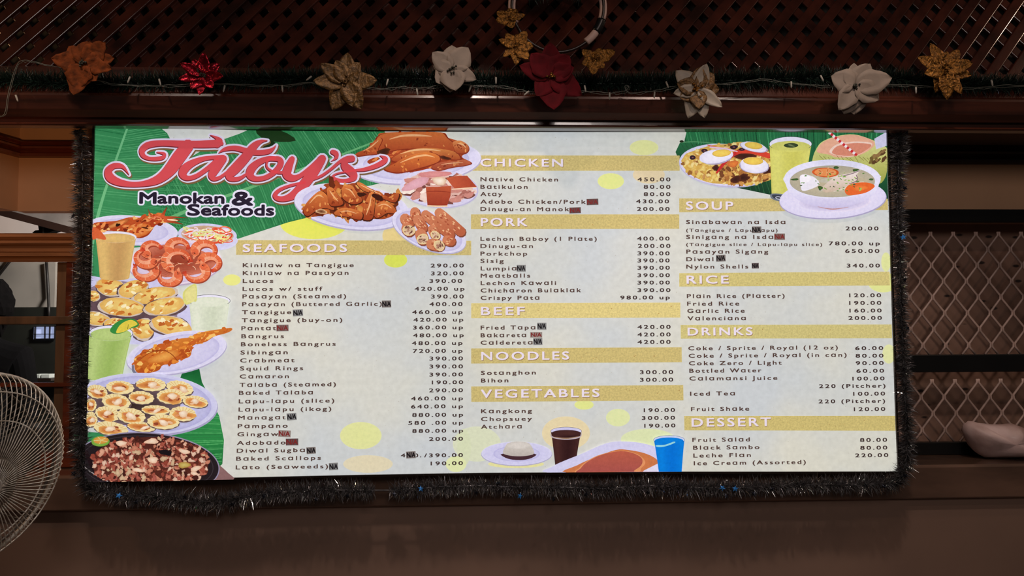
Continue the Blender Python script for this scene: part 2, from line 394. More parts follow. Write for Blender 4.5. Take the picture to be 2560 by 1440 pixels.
# behind the pane: grey wall over a dark panel, a barred window, a shelf
o = boxobj('wall_partition', (-3.2, 1.45, row(768, 1.45, 60)), (col(137, 1.45), 1.5, row(628, 1.45, 60)), M['grey_room']); tag(o, kind='structure')
o = boxobj('wall_dado', (-3.2, 1.40, 0.6), (col(240, 1.40), 1.50, row(768, 1.40, 60)), M['dark_green']); tag(o, kind='structure')
w2 = empty('window_2', tuple(at(110, 848, 1.39))); tag(w2, kind='structure')
a, b = at(85, 848, 1.395), at(137, 815, 1.395)
boxobj('pane', (a.x, 1.392, a.z), (b.x, 1.399, b.z), M['daylight'], w2)
bm = bmesh.new()
for px in (90, 114, 126): bbox(bm, (col(px - .9, 1.38), 1.38, a.z), (col(px + .9, 1.38), 1.39, b.z))
bbox(bm, (a.x, 1.378, at(0, 836.7, 1.38).z), (b.x, 1.39, at(0, 835, 1.38).z))
for (p, q_) in (((85, 848), (137, 846)), ((85, 817), (137, 815)), ((85, 848), (87, 815)), ((135, 848), (137, 815))):
    u, v = at(p[0], p[1], 1.38), at(q_[0], q_[1], 1.38); bbox(bm, (u.x, 1.379, u.z), (v.x, 1.391, v.z))
bmobj('window_bars', bm, M['cable'], w2)
sh = boxobj('shelf', (-3.0, 1.15, row(952, 1.17, 60)), (col(139, 1.17), 1.38, row(946, 1.17, 60)), M['dark_wood']); tag(sh, 'dark wooden shelf behind the lower left window pane', 'shelf')
zsh = row(946, 1.17, 60)
for i, (x0, x1) in enumerate(((87, 107), (110, 131))):
    o = boxobj('reflection_box', (col(x0, 1.17), 1.165, zsh + .0005), (col(x1, 1.17), 1.24, zsh + .018), M['reflection_white'], None, .002)  # white boxes shaped to stand in for window reflections in the pane
    tag(o, ('flat white box on the dark shelf standing in for a window reflection, farther from the menu board', 'flat white box on the dark shelf standing in for a window reflection, nearer the menu board')[i], 'box', 'flat white boxes standing in for reflections')
cb = tubeobj('hanging_cable', [at(116, 655, 1.43), at(119, 700, 1.43), at(121, 740, 1.43), at(122, 766, 1.39), at(123, 800, 1.385)], 0.007, M['cable']); tag(cb, 'dark vertical cable hanging on the grey wall behind the window', 'cable')
cb = tubeobj('hanging_cable', [at(-30, 716, 1.43), at(0, 685, 1.43), at(26, 652, 1.43), at(32, 640, 1.43)], 0.006, M['cable']); tag(cb, 'dark slanting cable crossing the grey wall behind the window', 'cable')
# ---- figure behind the pane, built in place of a reflection in the glass
def person():
    p0 = at(0, 760, 0.95); x0 = p0.x - 0.075; y0 = 0.95
    root = empty('person', (x0, y0, 0.0)); tag(root, 'dark-haired figure in a dark shirt behind the left window pane, standing in for a glass reflection', 'person')
    ztop = at(0, 692, 0.95).z; zs = ztop - 0.30
    J = [((0, 0, zs - .50), .15), ((0, 0, zs - .25), .15), ((0, 0, zs - .06), .15), ((0, -.005, zs + .02), .075), ((0, -.01, zs + .08), .06), ((0, -.005, zs + .155), .085), ((0, 0, zs + .225), .09),
         ((.17, 0, zs - .04), .07), ((.21, 0, zs - .30), .05), ((.20, -.06, zs - .52), .04), ((-.17, 0, zs - .04), .07), ((-.21, 0, zs - .30), .05), ((-.20, -.06, zs - .52), .04),
         ((.09, 0, zs - .85), .09), ((.09, 0, zs - 1.25), .06), ((-.09, 0, zs - .85), .09), ((-.09, 0, zs - 1.25), .06), ((0, -.105, zs + .14), .014)]
    Ed = [(0, 1), (1, 2), (2, 3), (3, 4), (4, 5), (5, 6), (2, 7), (7, 8), (8, 9), (2, 10), (10, 11), (11, 12), (0, 13), (13, 14), (0, 15), (15, 16), (5, 17)]
    me = bpy.data.meshes.new('body'); me.from_pydata([(x0 + a, y0 + b, max(c, .04)) for (a, b, c), r in J], Ed, [])
    o = link('body', me, M['shirt'], root)
    md = o.modifiers.new('skin', 'SKIN'); o.modifiers.new('sub', 'SUBSURF').levels = 2; o.modifiers['sub'].render_levels = 2
    for v, (c, r) in zip(me.skin_vertices[0].data, J): v.radius = (r, r * .85)
    me.skin_vertices[0].data[0].use_root = True
    bm = bmesh.new(); bmesh.ops.create_icosphere(bm, subdivisions=4, radius=1)
    rn = random.Random(3)
    for v in bm.verts:
        n = v.co.copy(); k = 1 + .05 * math.sin(9 * n.x + 3 * n.z) + rn.uniform(-.055, .045)
        v.co = Vector((x0 + n.x * .108 * k, y0 + .012 + n.y * .115 * k, zs + .185 + n.z * .125 * k - (.05 if n.y > .2 else 0) * max(0, -n.z)))
    bmobj('hair', bm, M['hair'], root)
person()

# ---- right bay: tan wall bands, dark rails, diamond grille
xr0, xr1 = col(1900, YW), XR
zg_top = row(553, YW, 2400)
o = boxobj('wall_right', (xr0, YW, zg_top), (xr1, YW + .08, zt + .12), M['tan']); tag(o, kind='structure')
o = boxobj('wall_recess', (xr0, YW + .10, zl_top), (xr1, YW + .15, zg_top + .02), None); tag(o, kind='structure')
def spotted():
    m = mat('stained_wall', (140, 108, 92), 0.65, noise=0.12, scale=4); nt = m.node_tree; b = nt.nodes['Principled BSDF']
    tc = nt.nodes.new('ShaderNodeTexCoord'); mp = nt.nodes.new('ShaderNodeMapping'); mp.inputs['Scale'].default_value = (7.0, 1, 17.0)
    vo = nt.nodes.new('ShaderNodeTexVoronoi'); vo.inputs['Scale'].default_value = 1.0; vo.inputs['Randomness'].default_value = 0.6
    rp = nt.nodes.new('ShaderNodeValToRGB'); rp.color_ramp.elements[0].position = 0.07; rp.color_ramp.elements[1].position = 0.12
    rp.color_ramp.elements[0].color = (1, 1, 1, 1); rp.color_ramp.elements[1].color = (0, 0, 0, 1)
    mx = nt.nodes.new('ShaderNodeMix'); mx.data_type = 'RGBA'; mx.inputs['B'].default_value = (*lin((44, 30, 26)), 1)
    src = b.inputs['Base Color'].links[0].from_socket
    nt.links.new(tc.outputs['Object'], mp.inputs[0]); nt.links.new(mp.outputs[0], vo.inputs['Vector']); nt.links.new(vo.outputs['Distance'], rp.inputs[0])
    nt.links.new(rp.outputs[0], mx.inputs['Factor']); nt.links.new(src, mx.inputs['A']); nt.links.new(mx.outputs['Result'], b.inputs['Base Color'])
    return m
o.data.materials.clear(); o.data.materials.append(spotted())
za, zb_ = row(366, YW, 2400), row(411, YW, 2400)
o = moulding_path('trim_5', [(Vector((xr1, YW, 0)), nw), (Vector((xr0, YW, 0)), nw)], za, zb_, M['dark_wood']); tag(o, kind='structure')
gr = empty('grille_screen', (1.55, YW, zl_top)); tag(gr, 'metal diamond grille screen with black rails right of the board', 'grille')
YG = YW - 0.02
def rail(r0, r1, nm): boxobj(nm, (xr0, YG - .012, row(r1, YG, 2400)), (xr1, YG + .02, row(r0, YG, 2400)), M['black_gloss'], gr, .003)
rail(524, 557, 'rail'); rail(886, 930, 'rail')
boxobj('rail', (xr0, YG - .012, zl_top + .001), (xr1, YG + .02, row(1104, YG, 2400)), M['black_gloss'], gr, .003)
def diamond(r0, r1, phase, xoff):
    """expanded metal: zigzag strands that touch their neighbours along short upright bonds"""
    bm = bmesh.new(); px_w = 60.0; half = 41.0
    ztop, zbot = row(r0, YG, 2400), row(r1, YG, 2400)
    hw = half / FPX * (YG - CAM.y); wx = px_w / FPX * (YG - CAM.y)
    x = col(2200 + xoff, YG); k = 0
    while x < XR - .02:
        s = 1 if k % 2 == 0 else -1
        pts = []; z = ztop + hw * phase; j = 0
        while z > zbot - hw:
            sgn = s * (1 if j % 2 == 0 else -1)
            bx = x + sgn * (wx / 4 - .0035)
            pts.append((bx, z + .007)); pts.append((bx, z - .007))
            z -= hw; j += 1
        Q = []
        for i, (a, b) in enumerate(pts):                      # clip to the panel
            if i and ((pts[i - 1][1] - ztop) * (b - ztop) < 0): 
                t = (ztop - pts[i - 1][1]) / (b - pts[i - 1][1]); Q.append((pts[i - 1][0] + t * (a - pts[i - 1][0]), ztop))
            if i and ((pts[i - 1][1] - zbot) * (b - zbot) < 0):
                t = (zbot - pts[i - 1][1]) / (b - pts[i - 1][1]); Q.append((pts[i - 1][0] + t * (a - pts[i - 1][0]), zbot))
            if zbot < b < ztop: Q.append((a, b))
        if len(Q) > 1: tube_into(bm, [(a, YG + .004, b) for a, b in Q], 0.0042, 6)
        x += wx / 2; k += 1
    return bmobj('diamond_mesh', bm, M['grille'], gr, True)
diamond(557, 886, -0.68, 3); diamond(930, 1104, -0.55, -6)
# ---- pale stone on the ledge
OUT = [(2408, 1078), (2409, 1064), (2420, 1055), (2432, 1056), (2446, 1060), (2475, 1063), (2505, 1064), (2528, 1061), (2548, 1068), (2572, 1078), (2596, 1090), (2614, 1106), (2618, 1126), (2604, 1142), (2570, 1146), (2530, 1148), (2490, 1148), (2460, 1146), (2442, 1136), (2428, 1118), (2414, 1094)]
YS = 0.183; cx, cy = 2506, 1108; rn = random.Random(5); bm = bmesh.new(); NO = len(OUT); rings = []
for s, dp in ((0.0, -.075), (.42, -.068), (.74, -.050), (.93, -.024), (1.0, .0), (.93, .026), (.70, .050), (.35, .064), (0.0, .068)):
    if s == 0: rings.append([bm.verts.new(at(cx, cy, YS) + Vector((0, dp, 0)))]); continue
    R = []
    for k, (x, y) in enumerate(OUT):
        p = at(cx + (x - cx) * s, cy + (y - cy) * s, YS); p.y += dp * (1 + .22 * math.sin(k * .9 + s * 3)) + rn.uniform(-.003, .003)
        if s < 1: p.x += rn.uniform(-.002, .002); p.z += rn.uniform(-.002, .002)
        R.append(bm.verts.new(p))
    rings.append(R)
for A, B_ in zip(rings, rings[1:]):
    for k in range(NO):
        if len(A) == 1: bm.faces.new((A[0], B_[k], B_[(k + 1) % NO]))
        elif len(B_) == 1: bm.faces.new((A[k], B_[0], A[(k + 1) % NO]))
        else: bm.faces.new((A[k], B_[k], B_[(k + 1) % NO], A[(k + 1) % NO]))
mn = min(v.co.z for v in bm.verts)
for v in bm.verts: v.co.z += zl_top + .0005 - mn
o = bmobj('stone_lump', bm, M['stone'], None, True); tag(o, 'pale pinkish stone lump on the ledge in front of the diamond grille', 'stone')
# ================================================================== the back-lit menu board
board = empty('menu_board', (0, 0.06, row(1192, 0.0)))
tag(board, 'large glowing back-lit restaurant menu board with food pictures and price lists', 'sign')
EDGE_T = [(238, 318), (420, 321), (640, 326), (900, 328.5), (1240, 330), (1700, 330), (2216, 329)]
EDGE_R = [(2222, 520), (2227, 700), (2232, 850), (2238, 1040), (2244, 1178.5)]
EDGE_B = [(1960, 1179), (1700, 1179), (1200, 1182), (900, 1187), (580, 1194), (400, 1199), (217, 1204.5)]
EDGE_L = [(220, 1060), (225, 850), (230, 640), (234, 480)]
OUTL = EDGE_T + EDGE_R + EDGE_B + EDGE_L
def pw(px, py, d=0.0):
    p = at(px, py, 0.0); p.y -= d; return p
def prism(name, pts, d0, d1, m, parent):
    bm = bmesh.new(); n = len(pts)
    A = [bm.verts.new(pw(x, y, d0)) for x, y in pts]; B_ = [bm.verts.new(pw(x, y, d1)) for x, y in pts]
    bm.faces.new(A); bm.faces.new(B_[::-1])
    for i in range(n): bm.faces.new((A[i], A[(i + 1) % n], B_[(i + 1) % n], B_[i]))
    return bmobj(name, bm, m, parent)
def grow(pts, k):
    cx, cy = 1228, 757
    return [(x + (k if x > cx else -k) * (1 if abs(x - cx) > 950 else 0), y + (k if y > cy else -k) * (1 if (y < 345 or y > 1170) else 0)) for x, y in pts]
prism('lightbox_case', grow(OUTL, 4), -0.004, -0.054, M['case'], board)
prism('menu_panel', OUTL, 0.0, -0.0035, M['parchment'], board)
# thin metal frame round the panel
bm = bmesh.new(); n = len(OUTL)
R0 = grow(OUTL, -0.5); R1 = grow(OUTL, 4.5)
a = [bm.verts.new(pw(x, y, .0)) for x, y in R0]; b = [bm.verts.new(pw(x, y, .007)) for x, y in R0]
c = [bm.verts.new(pw(x, y, .007)) for x, y in R1]; d = [bm.verts.new(pw(x, y, -.006)) for x, y in R1]
for i in range(n):
    j = (i + 1) % n
    bm.faces.new((a[i], a[j], b[j], b[i])); bm.faces.new((b[i], b[j], c[j], c[i])); bm.faces.new((c[i], c[j], d[j], d[i]))
bmobj('frame', bm, M['frame'], board)

LAYER = 1.0e-5
def catmull(pts, closed=True, k=5):
    out = []; n = len(pts)
    for i in range(n if closed else n - 1):
        P0 = pts[(i - 1) % n] if closed or i > 0 else pts[0]; P1 = pts[i]; P2 = pts[(i + 1) % n]; P3 = pts[(i + 2) % n] if closed or i + 2 < n else pts[-1]
        for s in range(k):
            t = s / k
            out.append(tuple(0.5 * (2 * p1 + (p2 - p0) * t + (2 * p0 - 5 * p1 + 4 * p2 - p3) * t * t + (3 * p1 - p0 - 3 * p2 + p3) * t ** 3) for p0, p1, p2, p3 in zip(P0, P1, P2, P3)))
    if not closed: out.append(tuple(pts[-1]))
    return out
def inside(x, y, poly):
    r = False; j = len(poly) - 1
    for i in range(len(poly)):
        xi, yi = poly[i][:2]; xj, yj = poly[j][:2]
        if (yi > y) != (yj > y) and x < (xj - xi) * (y - yi) / (yj - yi) + xi: r = not r
        j = i
    return r
def mixc(a, b, t): return tuple(a[i] + (b[i] - a[i]) * t for i in range(3))
BOARD_POLY = OUTL
class Paint:
    """flat coloured shapes printed one over another on the film; coordinates are those of a detail (ox, oy, scale)"""
    def __init__(s, t=(0, 0, 1), d0=0.0004, seed=1):
        s.t = t; s.V = []; s.F = []; s.K = []; s.lay = 0; s.d0 = d0; s.r = random.Random(seed)
    def px(s, p): return (s.t[0] + p[0] / s.t[2], s.t[1] + p[1] / s.t[2])
    def tri(s, pts, cols):
        q = [s.px(p) for p in pts]
        if all(x < 214 for x, y in q) or all(x > 2246 for x, y in q) or all(y < 317 for x, y in q) or all(y > 1207 for x, y in q): return
        q = [(min(max(x, 238 - 21 * (min(max(y, 318), 1204) - 318) / 886.0 + .5), 2216 + 28 * (y - 329) / 850 - .5), min(max(y, 319 + 11 * min(1, max(0, (x - 238) / 900.0))), 1204 - 25 * min(1, max(0, (x - 217) / 1300.0)) - .5)) for x, y in q]
        b = len(s.V); s.V += [(x, y, s.d0 + LAYER * s.lay) for x, y in q]; s.F.append(tuple(range(b, b + len(q)))); s.K += list(cols)
    def poly(s, pts, c, smooth=0, lift=True):
        if smooth: pts = catmull(pts, True, smooth)
        if lift: s.lay += 1
        for f in tessellate_polygon([[Vector((p[0], p[1], 0)) for p in pts]]):
            s.tri([pts[i] for i in f], [c(*pts[i]) if callable(c) else c for i in f])
        return pts
    def blob(s, cx, cy, rx, ry, rot=0, ci=(255, 255, 255), co=None, irr=0.0, n=20, off=(0, 0), mid=0.62, ph=None):
        co = co or ci; s.lay += 1; a = math.radians(rot); ca, sa = math.cos(a), math.sin(a)
        p1, p2 = s.r.uniform(0, 6.3), s.r.uniform(0, 6.3)
        R = [1 + irr * (0.6 * math.sin(2 * (2 * PI * k / n) + p1) + 0.4 * math.sin(3 * (2 * PI * k / n) + p2)) + (s.r.uniform(-irr, irr) * .5 if irr else 0) for k in range(n)]
        def P(k, f):
            u = rx * R[k % n] * math.cos(2 * PI * k / n) * f; v = ry * R[k % n] * math.sin(2 * PI * k / n) * f
            ox, oy = off[0] * rx * (1 - f), off[1] * ry * (1 - f)
            return (cx + (u + ox) * ca - (v + oy) * sa, cy + (u + ox) * sa + (v + oy) * ca)
        cm = mixc(ci, co, 0.45); ctr = P(0, 0)
        for k in range(n):
            s.tri([ctr, P(k, mid), P(k + 1, mid)], [ci, cm, cm])
            s.tri([P(k, mid), P(k, 1), P(k + 1, 1), P(k + 1, mid)], [cm, co, co, cm])
        return [P(k, 1) for k in range(n)]
    def ring(s, cx, cy, rx, ry, rot, wd, c, n=40, a0=0, a1=360):
        s.lay += 1; a = math.radians(rot); ca, sa = math.cos(a), math.sin(a)
        def P(t, e): u = (rx + e) * math.cos(t); v = (ry + e) * math.sin(t); return (cx + u * ca - v * sa, cy + u * sa + v * ca)
        for k in range(n):
            t0 = math.radians(a0 + (a1 - a0) * k / n); t1 = math.radians(a0 + (a1 - a0) * (k + 1) / n)
            s.tri([P(t0, -wd / 2), P(t0, wd / 2), P(t1, wd / 2), P(t1, -wd / 2)], [c] * 4)
    def stroke(s, pts, c, smooth=6, caps=True, add=0.0, shift=(0, 0), lift=True, c2=None, clip=None):
        """ribbon through (x, y, width) points"""
        q = catmull(pts, False, smooth) if smooth else pts
        q = [(x + shift[0], y + shift[1], max(w, 0.3) + add) for x, y, w in q]
        if lift: s.lay += 1
        L = []; R = []; N = len(q)
        for i, (x, y, w) in enumerate(q):
            x0, y0, _ = q[max(i - 1, 0)]; x1, y1, _ = q[min(i + 1, N - 1)]
            dx, dy = x1 - x0, y1 - y0; l = math.hypot(dx, dy) or 1
            L.append((x - dy / l * w / 2, y + dx / l * w / 2)); R.append((x + dy / l * w / 2, y - dx / l * w / 2))
        for i in range(N - 1):
            if clip and not (inside(q[i][0], q[i][1], clip) and inside(q[i + 1][0], q[i + 1][1], clip)): continue
            t0, t1 = i / (N - 1), (i + 1) / (N - 1)
            k0 = mixc(c, c2, t0) if c2 else c; k1 = mixc(c, c2, t1) if c2 else c
            s.tri([L[i], R[i], R[i + 1], L[i + 1]], [k0, k0, k1, k1])
        if caps:
            s.lay += .5
            for i in (0, N - 1):
                x, y, w = q[i]
                if w < 1: continue
                m = 10
                s.tri([(x + w / 2 * math.cos(2 * PI * k / m), y + w / 2 * math.sin(2 * PI * k / m)) for k in range(m)], [mixc(c, c2, i / (N - 1)) if c2 else c] * m)
    def mottle(s, poly, n, size, pal, rot=None, irr=.4, asp=1.8, edge=0.72):
        xs = [p[0] for p in poly]; ys = [p[1] for p in poly]; c = 0; tries = 0
        while c < n and tries < n * 12:
            tries += 1; x = s.r.uniform(min(xs), max(xs)); y = s.r.uniform(min(ys), max(ys))
            if not inside(x, y, poly): continue
            r = size * s.r.uniform(.5, 1.2); k = s.r.choice(pal)
            s.blob(x, y, r * asp, r, (rot if rot is not None else s.r.uniform(0, 180)) + s.r.uniform(-25, 25), k, mixc(k, (60, 20, 8), 1 - edge) if edge < 1 else k, irr, 9); c += 1
    def plate(s, cx, cy, rx, ry, rot=0, rim=.80, c=(214, 211, 244)):
        s.blob(cx, cy + ry * .05, rx * 1.01, ry * 1.02, rot, mixc(c, (120, 110, 140), .35), None, 0, 56)
        s.blob(cx, cy, rx, ry, rot, c, mixc(c, (255, 255, 255), .25), 0, 56, mid=.92)
        s.blob(cx, cy + ry * .02, rx * rim, ry * rim, rot, mixc(c, (255, 255, 255), .12), mixc(c, (150, 145, 200), .35), 0, 56, mid=.9)
    def glass(s, cx, cy, rx, ry, bx0, bx1, by, liq, dark, level=.0, rimc=(226, 224, 250), edge=(120, 118, 130), bow=.35):
        """tumbler: top ellipse, tapering body down to the bottom edge"""
        N = 14
        def side(t, f):
            k = t ** .8 if bow else t
            xl = (cx - rx) + (bx0 - cx + rx) * k; xr = (cx + rx) + (bx1 - cx - rx) * k
            return xl + (xr - xl) * f
        s.lay += 1; fs = [0, .06, .2, .38, .6, .82, .95, 1.0]; sh = [.55, .15, .05, .55, .85, .5, .15, .5]
        for i in range(N):
            t0, t1 = i / N, (i + 1) / N
            for a, b, ha, hb in zip(fs, fs[1:], sh, sh[1:]):
                def Y(t, f): return cy + (by - cy) * t + ry * (1 - .55 * t) * math.sqrt(max(0, 1 - (2 * f - 1) ** 2))
                s.tri([(side(t0, a), Y(t0, a)), (side(t0, b), Y(t0, b)), (side(t1, b), Y(t1, b)), (side(t1, a), Y(t1, a))], [mixc(liq, dark, ha), mixc(liq, dark, hb), mixc(liq, dark, hb), mixc(liq, dark, ha)])
        s.blob(cx, cy, rx, ry, 0, rimc, mixc(rimc, (255, 255, 255), .3), 0, 40)
        s.blob(cx, cy + ry * (.12 + level), rx * .93, ry * (.84 - level * .4), 0, liq, mixc(liq, dark, .3), 0, 40)
        s.ring(cx, cy, rx, ry, 0, rx * .022, edge, 30, 150, 390)
    def veins(s, clip, a, b, n, d1, d2, ln, c, w=1.0, c2=None):
        """side veins leaving the midrib a-b on one side"""
        for k in range(n):
            t = (k + s.r.uniform(-.2, .2)) / n; x, y = a[0] + (b[0] - a[0]) * t, a[1] + (b[1] - a[1]) * t
            d = (d1[0] + (d2[0] - d1[0]) * t, d1[1] + (d2[1] - d1[1]) * t); bend = s.r.uniform(-.03, .03)
            P = [(x + d[0] * ln * u + d[1] * bend * ln * u * u, y + d[1] * ln * u - d[0] * bend * ln * u * u, w * s.r.uniform(.5, 1.3)) for u in [i / 40 for i in range(41)]]
            s.stroke(P, mixc(c, c2, s.r.random()) if c2 else c, 0, False, clip=clip, lift=(k % 12 == 0))
    def build(s, name, m, parent, label=None):
        me = bpy.data.meshes.new(name); V = [pw(x, y, d) for x, y, d in s.V]
        me.from_pydata([tuple(v) for v in V], [], s.F)
        at_ = me.color_attributes.new('ink', 'FLOAT_COLOR', 'CORNER')
        buf = []
        for k in s.K: buf += [*lin(k), 1.0]
        at_.data.foreach_set('color', buf); me.update()
        o = link(name, me, m, parent)
        if label: o['label'] = label
        return o

# ---- lime, yellow and orange dots
def spot(cx, cy, rx, ry, c, seed=1, d=.0003):
    p = Paint(d0=d); p.blob(cx, cy, rx, ry, 0, c, mixc(c, (225, 225, 215), .12), 0, 40, mid=.9); p.build('dot_print', M['print'], board)
LIME = (226, 233, 146)
for a in ((1610, 369, 36, 19, (222, 226, 158)), (1527, 453, 33, 20, LIME), (1622, 437, 40, 22, (228, 210, 172)), (989, 650, 29, 19, (215, 226, 92)), (580, 700, 22, 14, (232, 234, 138)),
          (902, 1089, 52, 34, (226, 230, 160)), (920, 1160, 62, 22, (226, 216, 184)), (1460, 1012, 24, 12, LIME), (1545, 1044, 30, 22, (224, 232, 172)),
          (1415, 1083, 60, 42, (231, 215, 172)), (1192, 1110, 60, 44, (218, 224, 194)), (1620, 1098, 68, 26, (220, 230, 180)), (1160, 1118, 18, 46, (216, 224, 188)), (2208, 706, 38, 25, (226, 232, 150)), (2215, 655, 12, 24, (224, 230, 160)),
          (2222, 885, 16, 24, (226, 230, 170)), (1140, 1160, 26, 20, (224, 232, 176)), (1290, 1160, 70, 10, (230, 226, 160)), (990, 590, 34, 30, (230, 208, 140)), (785, 558, 85, 40, (228, 232, 96))):
    NS = globals().get('NS', 0) + 1; spot(*a, d=.0001 + NS * 1e-5)

# ---- banana leaves
G1, G2, G3 = (36, 112, 66), (58, 140, 88), (104, 182, 126)
p = Paint(seed=4, d0=.0003)
LEAF1 = [(230, 316), (403, 318), (418, 333), (428, 352), (470, 420), (590, 470), (600, 560), (500, 600), (330, 620), (250, 700), (224, 960)]
LEAF2 = [(432, 420), (540, 355), (600, 334), (622, 324), (960, 327), (990, 360), (985, 450), (900, 470), (765, 545), (720, 556), (592, 598), (560, 610), (400, 600), (400, 500)]
p.poly(LEAF1, lambda x, y: mixc(G2, G1, min(1, max(0, (x - 330) / 140.0))))
p.poly(LEAF2, lambda x, y: mixc(G2, G1, .5 + .5 * math.sin(x / 50.0)))
p.veins(LEAF1, (318, 322), (236, 560), 46, (-.98, -.20), (-.96, .05), 100, mixc(G2, G3, .5), 2.2, G1)
p.veins(LEAF1, (318, 322), (236, 560), 44, (.95, -.2), (.96, .22), 250, mixc(G2, G1, .1), 2.4, mixc(G2, G3, .6))
p.stroke([(319, 318, 5), (290, 400, 6), (262, 480, 7), (240, 560, 8), (226, 640, 8)], (112, 186, 132))
p.veins(LEAF2, (960, 345), (400, 552), 110, (-.58, -.82), (-.45, -.9), 200, mixc(G2, G1, .8), 2.6, mixc(G2, G3, .55))
p.veins(LEAF2, (960, 345), (400, 552), 100, (.10, 1.0), (.55, .85), 150, mixc(G2, G1, .6), 2.6, mixc(G2, G3, .35))
p.stroke([(960, 345, 4), (850, 388, 5), (617, 472, 7), (500, 514, 8), (410, 552, 9)], (104, 176, 118))
p.poly([(640, 326), (700, 326), (740, 352), (670, 352)], (28, 54, 26), 3); p.poly([(660, 352), (690, 358), (668, 390), (640, 372)], (26, 46, 24), 3)
p.build('leaf_print', M['print'], board, 'printed green banana leaf behind the red script')
p = Paint(seed=6, d0=.0003)
LEAF3 = [(498, 920), (505, 955), (548, 1040), (560, 1100), (556, 1160), (520, 1190), (330, 1180), (400, 1080), (460, 920)]
p.poly(LEAF3, lambda x, y: mixc((52, 150, 78), (24, 96, 48), min(1, abs(y - 1060) / 130.0)))
p.veins(LEAF3, (430, 960), (430, 1190), 34, (.98, .16), (.98, -.12), 150, (36, 116, 60), 2.6, (88, 178, 104))
p.poly([(215, 880), (226, 880), (222, 940), (214, 940)], G1); p.poly([(216, 1080), (300, 1085), (250, 1130), (214, 1130)], G2); p.poly([(214, 1160), (250, 1170), (300, 1200), (214, 1206)], (24, 80, 44))
p.build('leaf_print', M['print'], board, 'printed green banana leaf under the scallop platter')
p = Paint((1680, 310, 4.571), seed=7, d0=.0003)
LEAF4 = [(165, 85), (2460, 85), (2470, 880), (2300, 880), (1130, 810), (740, 728), (100, 420), (60, 370), (40, 320), (90, 215), (140, 200)]
p.poly(LEAF4, lambda x, y: mixc((42, 116, 72), (22, 60, 40), min(1, max(0, (y - 150) / 400.0))))
p.veins(LEAF4, (100, 215), (2460, 340), 70, (-.25, -.97), (.10, -.99), 300, (20, 62, 40), 10, (70, 160, 104))
p.veins(LEAF4, (100, 215), (1200, 270), 26, (.5, .86), (.2, .98), 560, (26, 66, 42), 9, (48, 104, 66))
p.stroke([(100, 212, 12), (300, 205, 10), (700, 250, 10), (1100, 290, 8)], (88, 150, 104)); p.blob(110, 200, 24, 14, 0, (34, 40, 26))
p.build('leaf_print', M['print'], board, 'printed green banana leaf behind the rice plate and soup bowl')
M1 = M['print_food']
def dish(p, label): p.build('dish_print', M1, board, label)

# ---- left column of dishes, top to bottom
p = Paint((200, 520, 6.0), .0012, 11)                          # grilled squid
p.plate(770, 330, 700, 218, 4)
sq = p.poly([(215, 225), (400, 205), (560, 190), (740, 140), (900, 145), (1010, 120), (1110, 90), (1250, 105), (1310, 190), (1140, 260), (1080, 340), (1010, 420), (880, 455), (740, 400), (480, 345), (330, 350), (215, 300)], lambda x, y: mixc((206, 96, 48), (150, 52, 24), min(1, max(0, (y - 100) / 340.0))), 4)
p.blob(880, 330, 190, 110, -8, (238, 150, 80), (206, 104, 44), .12); p.blob(560, 240, 190, 40, -18, (226, 160, 92), (170, 76, 34), .2); p.blob(1150, 170, 120, 60, -10, (244, 158, 120), (206, 88, 48), .2)
p.mottle(sq, 70, 26, [(238, 150, 86), (178, 64, 30), (120, 40, 22), (246, 190, 120), (200, 84, 40), (222, 120, 60)], -15, edge=.9)
for a in ([(1240, 130, 60), (1270, 60, 34), (1310, -10, 8)], [(1090, 130, 36), (1050, 80, 20), (1030, 20, 5)], [(1280, 150, 50), (1440, 140, 24), (1620, 150, 5)], [(1280, 190, 50), (1420, 215, 34), (1550, 245, 5)], [(1300, 170, 40), (1450, 180, 30), (1500, 190, 6)]):
    p.stroke(a, (206, 90, 52), 5, c2=(120, 44, 24))
p.stroke([(1320, 175, 16), (1400, 180, 26), (1470, 190, 6)], (246, 212, 176), 4); p.blob(570, 255, 36, 22, 0, (46, 24, 16), None, .3); p.blob(980, 300, 50, 14, 10, (92, 40, 20), None, .3)
dish(p, 'printed picture of grilled squid on an oval plate')
p = Paint((200, 520, 6.0), .0022, 12)                          # salad bowl
p.blob(1920, 470, 450, 170, 3, (196, 198, 236), (214, 214, 246), 0, 40); p.blob(1915, 400, 442, 166, 3, (222, 222, 250), (206, 206, 240), 0, 40); p.blob(1915, 405, 395, 138, 3, (176, 128, 96), (206, 176, 150), 0, 40)
e = [(1915 + 360 * math.cos(t), 405 + 120 * math.sin(t)) for t in [k * PI / 12 for k in range(24)]]
for i in range(60):
    x = 1915 + p.r.uniform(-300, 300); y = 405 + p.r.uniform(-85, 95); k = p.r.choice([(214, 70, 48), (232, 96, 62), (226, 222, 150), (240, 236, 190), (238, 226, 240), (224, 226, 140), (236, 214, 226)])
    p.ring(x, y, p.r.uniform(40, 120), p.r.uniform(18, 46), p.r.uniform(-30, 30), p.r.uniform(14, 24), k, 16, p.r.uniform(0, 360), p.r.uniform(400, 560))
dish(p, 'printed picture of a bowl of sliced vegetable salad')
